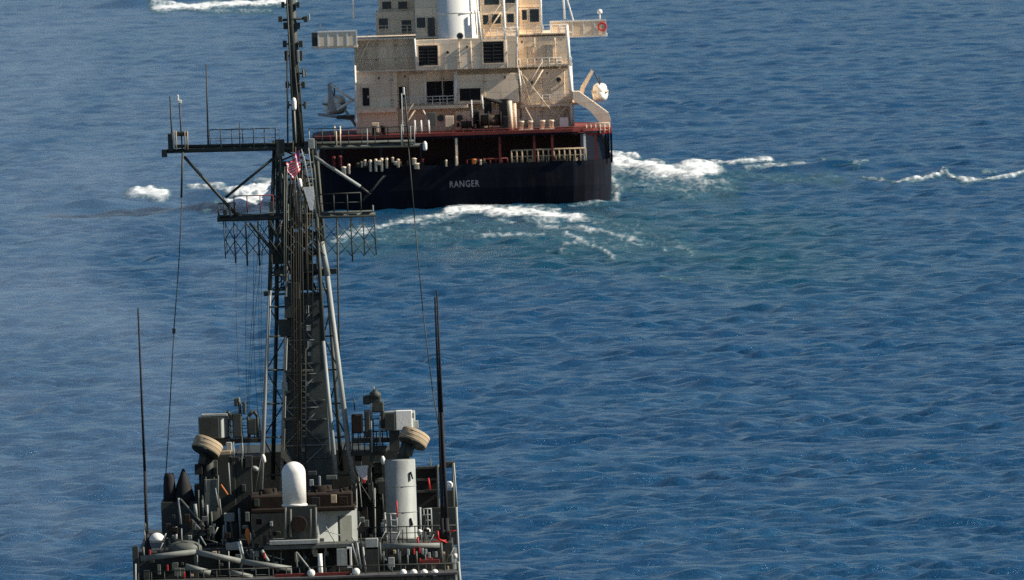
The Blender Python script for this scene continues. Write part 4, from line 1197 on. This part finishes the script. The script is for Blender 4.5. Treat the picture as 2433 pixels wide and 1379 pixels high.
# ---- left side of the upper deck
wb('bulwark', 'navyd', 384, 1192, 484, 1296, -4, 4.0)
MB().lathe(W(404, 1196, WY - 3.5), [(.36, 0), (.34, .8), (.30, 1.4), (.22, 1.62)], n=10).build('covered_equipment', M['void'], ws, 'dark canvas covered equipment')
MB().lathe(W(438, 1198, WY - 3.5), [(.62, 0), (.55, .5), (.38, 1.1), (.14, 1.7), (.06, 1.9)], n=10).build('covered_equipment', M['void'], ws, 'dark canvas covered equipment')
wb('equipment_locker', 'navyd', 462, 1150, 486, 1196, -3.6, .8); wb('equipment_locker', 'navy', 486, 1140, 516, 1216, -4.4, .8)
wb('equipment_locker', 'navyd', 520, 1080, 560, 1260, -2.4, 1.2); wb('vent_trunk', 'navyd', 560, 1090, 600, 1270, -2.2, 1.2)
for a, b, m, r in (((424, 1184), (430, 1246), 'navyl', .06), ((428, 1186), (486, 1252), 'navy', .07), ((455, 1234), (488, 1272), 'navyl', .07), ((419, 1252), (418, 1284), 'radome', .07),
                   ((463, 1198), (466, 1228), 'navyl', .10), ((492, 1200), (494, 1250), 'navyl', .06), ((532, 1248), (530, 1296), 'navyl', .06), ((536, 1240), (538, 1300), 'navyl', .05), ((568, 1208), (572, 1282), 'navyl', .06),
                   ((480, 1188), (484, 1230), 'navy', .05), ((502, 1216), (506, 1290), 'navy', .05), ((525, 1152), (541, 1176), 'orange', .05), ((548, 1240), (556, 1296), 'navy', .05), ((512, 1160), (518, 1200), 'navyl', .04)):
    wr_('davit_post' if r > .06 else 'pipe', m, a, b, -5.4, r)
wb('equipment_locker', 'navyl', 532, 1220, 557, 1240, -5, .8); wb('equipment_locker', 'navyd', 538, 1244, 566, 1290, -4.8, .8)
wlathe('curved_shield', 'navy', 440, 1312, -9, [(.95, 0), (.92, .30), (.75, .48), (.4, .60), (.05, .62)], n=22)
wb('boat_cradle', 'navyl', 538, 1290, 570, 1324, -9, .7, rot=Euler((0, R(-8), 0)))
for a, b in (((566, 1288), (576, 1330)), ((570, 1286), (580, 1328))): wr_('cradle_arm', 'radome', a, b, -9.6, .05)
railing(ws, M['navy'], (392, 1318), (404, 1318), WY - 9.5, 38, 2, 2, .05)

# ---- booms and rails across the bottom of the view
for a, b, m, r, dy in (((334, 1328), (466, 1311), 'navym', .15, -12), ((466, 1312), (572, 1334), 'navym', .15, -12), ((572, 1334), (690, 1352), 'navym', .15, -12), ((440, 1346), (500, 1362), 'navym', .16, -12.4),
                       ((900, 1298), (1050, 1296), 'navym', .14, -11), ((640, 1296), (760, 1290), 'navy', .10, -10), ((548, 1360), (600, 1372), 'navym', .14, -12.2)):
    wr_('boat_boom', m, a, b, dy, r, None, None, None, 10)
for u, v0, v1 in ((340, 1300, 1328), (463, 1308, 1345), (572, 1318, 1372), (690, 1345, 1395), (902, 1290, 1330), (1048, 1290, 1330)):
    wr_('boom_crutch', 'navy', (u, v0), (u + 2, v1), -11.8, .07)
railing(ws, M['navyd'], (330, 1405), (640, 1396), WY - 13, 46, 11, 3, .026)
railing(ws, M['navyd'], (650, 1396), (1090, 1384), WY - 13, 46, 15, 3, .026)
railing(ws, M['navyd'], (870, 1300), (1085, 1294), WY - 8.6, 46, 12, 3, .03)
wb('edge_post', 'mast', 316, 1298, 330, 1420, -12, .5); wr_('edge_post', 'navyl', (322, 1340), (322, 1420), -12.4, .05)
wr_('edge_post', 'navyl', (1084, 1205), (1094, 1420), -10, .07); wr_('edge_post', 'navyl', (1088, 1335), (1096, 1420), -12, .10)
wr_('edge_post', 'navyl', (1078, 1100), (1086, 1210), -6, .05)
# lit posts and signal-deck bits in the middle
wr_('stanchion_post', 'radome', (760, 1316), (763, 1376), -12.5, .12, None, None, None, 10); wr_('stanchion_post', 'navyl', (763, 1376), (765, 1420), -12.5, .10)
MB().tube([W(u, v, WY - 11.5) for u, v in ((706, 1348), (704, 1312), (742, 1360))], .05, 6).build('davit_arm', M['navyl'], ws)
MB().tube([W(u, v, WY - 11) for u, v in ((622, 1308), (630, 1322), (638, 1334))], .09, 6).build('davit_arm', M['navyl'], ws)
for a, m in (((800, 1304, 832, 1345), 'navyl'), ((842, 1286, 848, 1330), 'navy'), ((824, 1300, 836, 1350), 'white'), ((868, 1280, 898, 1306), 'navyl'), ((862, 1300, 900, 1360), 'navyd')):
    wb('deck_locker', m, *a, -10.5, .9)
for a, b in (((836, 1292), (852, 1346)), ((848, 1290), (858, 1352)), ((862, 1300), (868, 1352)), ((905, 1312), (918, 1332)), ((946, 1300), (950, 1340)), ((920, 1340), (930, 1356))):
    wr_('stay_rod', 'navyl', a, b, -11, .06)
hp = wb('hatch_panel', 'void', 852, 1150, 874, 1296, .6, .5); wb('hatch_panel', 'void', 640, 1340, 690, 1372, -9.6, .3)
MB().prism([W(u, v, WY - .3) for u, v in ((844, 1108), (874, 1106), (872, 1142), (860, 1138), (850, 1126))], (0, .4, 0)).build('canvas_cover', M['white'], ws)
wb('hose_fitting', 'red', 862, 1140, 868, 1148, -.5, .15)
wr_('signal_mast', 'navyl', (846, 1150), (850, 1290), -.4, .04); wr_('signal_mast', 'navyl', (890, 1160), (892, 1290), -.2, .04)
# ladders and grids by the column
for u0, u1, v0, v1, nx, nz in ((914, 942, 1222, 1266, 2, 3), (998, 1024, 1210, 1264, 3, 4)):
    g = wr_('rack_frame', 'navyl', (u0, v0 - 4), (u0 + 2, v1 + 20), -5.2, .07)
    for i in range(1, nx + 1): wr_('rack_bar', 'navyl', (u0 + (u1-u0)*i/nx, v0), (u0 + 2 + (u1-u0)*i/nx, v1), -5.2, .045, g)
    for j in range(nz + 1): wr_('rack_bar', 'navyl', (u0, v0 + (v1-v0)*j/nz), (u1 + 2, v0 - 1 + (v1-v0)*j/nz), -5.2, .04, g)
wb('deck_locker', 'navyl', 918, 1266, 948, 1290, -5.4, .8); wb('deck_locker', 'navy', 936, 1288, 1060, 1300, -8, 1.2)
for u, v, r in ((998, 1266, .16), (1016, 1262, .16), (1068, 1155, .19), (1070, 1300, .1), (1082, 1322, .14)):
    wlathe('flood_lamp', 'radome', u, v + 6, -5.8, [(r*.4, 0), (r, r*.5), (r, r*1.4), (r*.5, r*2)], n=12)
# right-hand shelter with shelves
sh = wb('shelter_back', 'void', 990, 1112, 1040, 1262, -2, .3)
for v in (1112, 1140, 1168): wb('shelf', 'navyd', 990, v - 3, 1042, v + 3, -2.6, .9, sh)
for u, v0, v1, m in ((1040, 1104, 1262, 'navy'), (1046, 1108, 1180, 'navyl'), (1076, 1100, 1262, 'navy')): wr_('shelter_post', m, (u, v0), (u + 3, v1), -2.6, .07, sh)
wb('shelter_roof', 'mast', 1046, 1098, 1082, 1112, -2.6, 1.2, sh); wb('bulwark', 'navyd', 1026, 1206, 1084, 1296, -3, 2.0); wb('bulwark', 'navyd', 1060, 1165, 1084, 1210, -2.5, 1.0)
wr_('fire_nozzle', 'red', (1018, 1136), (1022, 1164), -3.2, .045)
# red hoses and rails
for a, b, r in (((988, 1292), (1060, 1284), .03), ((1040, 1262), (1042, 1284), .05), ((1064, 1264), (1090, 1260), .03), ((992, 1276), (994, 1298), .05), ((942, 1190), (944, 1230), .04), ((1030, 1276), (1062, 1290), .05)):
    wr_('red_pipe', 'red', a, b, -9.2, r)
for u, v in ((984, 1311), (997, 1308), (1016, 1330), (1026, 1332), (998, 1334), (628, 1320), (398, 1350), (438, 1368), (356, 1314)):
    wb('fire_extinguisher', 'red', u - 2, v - 7, u + 2, v + 7, -11.2, .2, bev=.03)
for u, v in ((1004, 1310), (1012, 1312), (970, 1312), (1020, 1320), (1036, 1318)):
    wb('valve_box', 'navyl', u - 3, v - 7, u + 3, v + 7, -11.2, .25)
wb('kick_plate', 'maroon', 652, 1362, 832, 1370, -13.2, .1); wb('kick_plate', 'maroon', 1000, 1330, 1045, 1342, -11.4, .2)
rr = random.Random(3)
for i in range(60):                       # small unreadable fittings on the aft bulkhead
    u = rr.uniform(345, 1075); v = rr.uniform(1308, 1372); w = rr.uniform(4, 16); h = rr.uniform(6, 26)
    wb('fitting', rr.choice(['navyl', 'navy', 'navy', 'mast', 'navyd', 'void', 'tan']), u - w/2, v - h/2, u + w/2, v + h/2, -9.7 + rr.uniform(-.3, 0), .5, dh)
for i in range(16):
    u = rr.uniform(350, 1070); h = rr.uniform(25, 60)
    wr_('pipe', rr.choice(['navyl', 'navy', 'mast']), (u, 1310), (u + 1.5, 1310 + h), -9.9, rr.uniform(.03, .06), dh)
wb('deck_plate', 'deck', 345, 1372, 1088, 1378, -14, 3.0)

# ---- loose things on the warship
def canister(u, v, dy, r, L, label, group):
    c = W(u, v, WY + dy)
    mb = MB().lathe(c, [(r*.3, -.02), (r*.8, .02), (r, .12), (r, L*.48), (r*1.06, L*.48), (r*1.06, L*.54), (r, L*.54), (r, L - .12), (r*.8, L - .02), (r*.3, L)], (0, 1, 0), 16)
    return thing('life_raft_canister', mb, M['radome'], c, label, 'life raft', group)
gl = 'white canisters along the aft rail'
for u, lb in ((958, 'white rounded canister in the row on the aft rail, nearest the middle post'), (983, 'white rounded canister, second in the row of four on the aft rail'),
              (1008, 'white rounded canister, third in the row of four on the aft rail'), (1033, 'white rounded canister in the row on the aft rail, nearest the right edge')):
    canister(u, 1362, -13.6, .18, .9, lb, gl)
canister(739, 1363, -13.6, .20, .8, 'lone white canister just left of the bright upright post on the aft rail', gl)
canister(846, 1360, -13.6, .20, .8, 'lone white canister between the bright post and the row of four', gl)
c = W(373, 1286, WY - 9)
thing('raft_pod', MB().lathe(c, [(.42, 0), (.44, .08), (.40, .22), (.30, .34), (.16, .42), (.03, .45)], n=20), M['radome'], c, 'white half dome pod beside the single left whip antenna', 'pod')
c = W(592, 1298, WY - 8.6)
thing('marker_float', MB().lathe(c, [(.03, 0), (.05, .15), (.12, .4), (.15, .65), (.12, .85), (.04, .98)], (-.08, 0, 1), 12), M['orange'], c, 'slim orange float hanging on a line in front of the dark bulkhead', 'float')

# flag hanging limp from the halyard
def flag():
    nS, nT = 16, 13
    top = W(711, 357, WY - 1.4)
    vs, fs, mi = [], [], []
    for i in range(nS + 1):
        s = i / nS
        for j in range(nT + 1):
            t = j / nT
            x = -s*.46 - .13*math.sin(s*8 + t*3)*s + .02*t + .05*math.sin(t*9)*s
            y = .30*math.sin(s*11 + t*2.2)*s**.5
            z = -t*(.95 - .25*s) - s*.62 + .05*math.sin(s*8)
            vs.append(top + V((x, y, z))*1.0 + V((x*.3, 0, z*.22)))
    for i in range(nS):
        for j in range(nT):
            fs.append((i*(nT+1)+j, (i+1)*(nT+1)+j, (i+1)*(nT+1)+j+1, i*(nT+1)+j+1))
            mi.append(2 if (j < 7 and i < nS*.3) else (0 if j % 2 == 0 else 1))
    me = bpy.data.meshes.new('flag')
    me.from_pydata([tuple(p - top) for p in vs], [], fs)
    for m in (paint('flag_red', (.72, .10, .13), .8, .1, bump=0), paint('flag_white', (.75, .68, .66), .8, .1, bump=0), paint('flag_blue', (.30, .12, .22), .8, .1, bump=0)): me.materials.append(m)
    me.polygons.foreach_set('material_index', mi)
    me.polygons.foreach_set('use_smooth', [True]*len(fs))
    o = link(bpy.data.objects.new('flag', me)); o.location = top
    md = o.modifiers.new('cloth', 'SOLIDIFY'); md.thickness = .01
    return tag(o, 'limp red and white striped flag hanging on the mast halyard', 'flag')
flag()

# ---- second layer of bracing and cabling that thickens the lattice
for k, v in enumerate([690, 640, 600, 560, 520, 480, 440, 400]):
    wr_('strut', 'mast', (lx(v, LF) + 8, v), (lx(v, RF) - 4, v - 3), 2.2, .05, mast)
    wr_('diagonal', 'mast', (lx(v, LF) + 8, v), (lx(v - 38, RF) - 4, v - 38), 2.2, .05, mast)
    wr_('diagonal', 'mast', (lx(v, LF) + 4, v), (lx(v - 20, LN), v - 38), 2.4, .04, mast, -.15)
for i in range(14):
    u = 668 + i*6.2 + rr.uniform(-2, 2)
    wr_('cable', rr.choice(['mast', 'rope', 'navy', 'mast']), (u, 360 + rr.uniform(0, 150)), (u + rr.uniform(-4, 8), 640 + rr.uniform(0, 160)), -.5 + rr.uniform(-.2, .6), rr.uniform(.02, .04), mast)
for i in range(9):
    v = 730 + i*45
    wr_('rib', 'navy', (lx(v, LN) + 3, v), (lx(v, RN) - 10, v - 3), -.05, .045, mast)
for i in range(22):
    u = rr.uniform(690, 765); v = rr.uniform(560, 760); w_ = rr.uniform(5, 14); h_ = rr.uniform(6, 18)
    wb('fitting', rr.choice(['mast', 'navyd', 'mast', 'navy']), u - w_/2, v - h_/2, u + w_/2, v + h_/2, -.3 + rr.uniform(0, .8), .3, mast)
for i in range(26):                       # lockers, ducts and boxes between the columns
    u = rr.choice([rr.uniform(470, 600), rr.uniform(842, 930)]); v = rr.uniform(1070, 1280); w_ = rr.uniform(8, 26); h_ = rr.uniform(10, 44)
    wb('equipment_box', rr.choice(['navyd', 'navyd', 'navy', 'mast', 'void']), u - w_/2, v - h_/2, u + w_/2, v + h_/2, (-2.8 if u < 700 else .6) + rr.uniform(-1.0, .4), .8)
for i in range(18):
    u = rr.choice([rr.uniform(470, 600), rr.uniform(842, 930), rr.uniform(1000, 1080)]); v = rr.uniform(1080, 1220); h_ = rr.uniform(30, 80)
    wr_('pipe', rr.choice(['navyl', 'navy', 'mast']), (u, v), (u + 2 + rr.uniform(-4, 6), v + h_), -4.4 if u < 700 else -.6, rr.uniform(.025, .05))
for a, b, m in (((620, 1090), (600, 1200), 'mast'), ((838, 1120), (900, 1220), 'mast'), ((648, 505), (560, 516), 'mast')):
    wr_('stay_wire', m, a, b, -1.5, .025)

for i in range(110):                      # dense small gear along the after edge of the upper deck
    u = rr.uniform(395, 1075); v = rr.uniform(1226, 1312); w_ = rr.uniform(4, 15); h_ = rr.uniform(5, 24)
    if 668 < u < 760 or 765 < u < 850 or 915 < u < 995: continue
    wb('deck_fitting', rr.choice(['navyl', 'navy', 'navy', 'mast', 'navyd', 'void', 'soot', 'navy']), u - w_/2, v - h_/2, u + w_/2, v + h_/2, -8.2 + rr.uniform(-1, 1.5), .4, dh)
for i in range(46):
    u = rr.uniform(340, 1080); v = rr.uniform(1240, 1330); L_ = rr.uniform(14, 50); t_ = rr.choice([0, 0, 0, .5, -.5, 1.3])
    wr_('handrail', rr.choice(['navyl', 'navy', 'mast', 'navyl']), (u, v), (u + L_*math.sin(t_) + 1, v + L_*math.cos(t_)), -9.6, rr.uniform(.02, .04), dh)
for i in range(7):                        # drooping lines between the yards and the deck
    u0 = rr.uniform(560, 650); u1 = rr.uniform(560, 640)
    MB().tube([W(u0 + (u1-u0)*k/6 - 10*math.sin(math.pi*k/6), 520 + (1080-520)*k/6, WY - .6) for k in range(7)], .014, 4).build('signal_halyard', M['rope'], ws)

vs_ = [1150, 1060, 970, 890, 810, 740]      # bracing on the after face of the tower
for k, v in enumerate(vs_[:-1]):
    v2 = vs_[k+1]
    for a, b_ in (((lx(v, LN) + 4, v), (lx(v2, RN) - 22, v2)), ((lx(v, RN) - 22, v), (lx(v2, LN) + 4, v2))):
        wr_('face_brace', 'navym', a, b_, -.1, .045, mast)
    wr_('face_brace', 'navym', (lx(v, LN), v), (lx(v, RN) - 10, v - 3), -.12, .05, mast)
railing(ly, M['mast'], (520, 514), (560, 512), WY - .15, 30, 4, 2, .03)
for (ua, ub) in ((640, 668), (740, 772), (668, 700), (700, 740)):
    for va, vb in ((532, 570), (570, 532), (570, 608), (608, 575)):
        wr_('wire_diagonal', 'mast', (ua, va), (ub, vb), -.3, .03, ly)
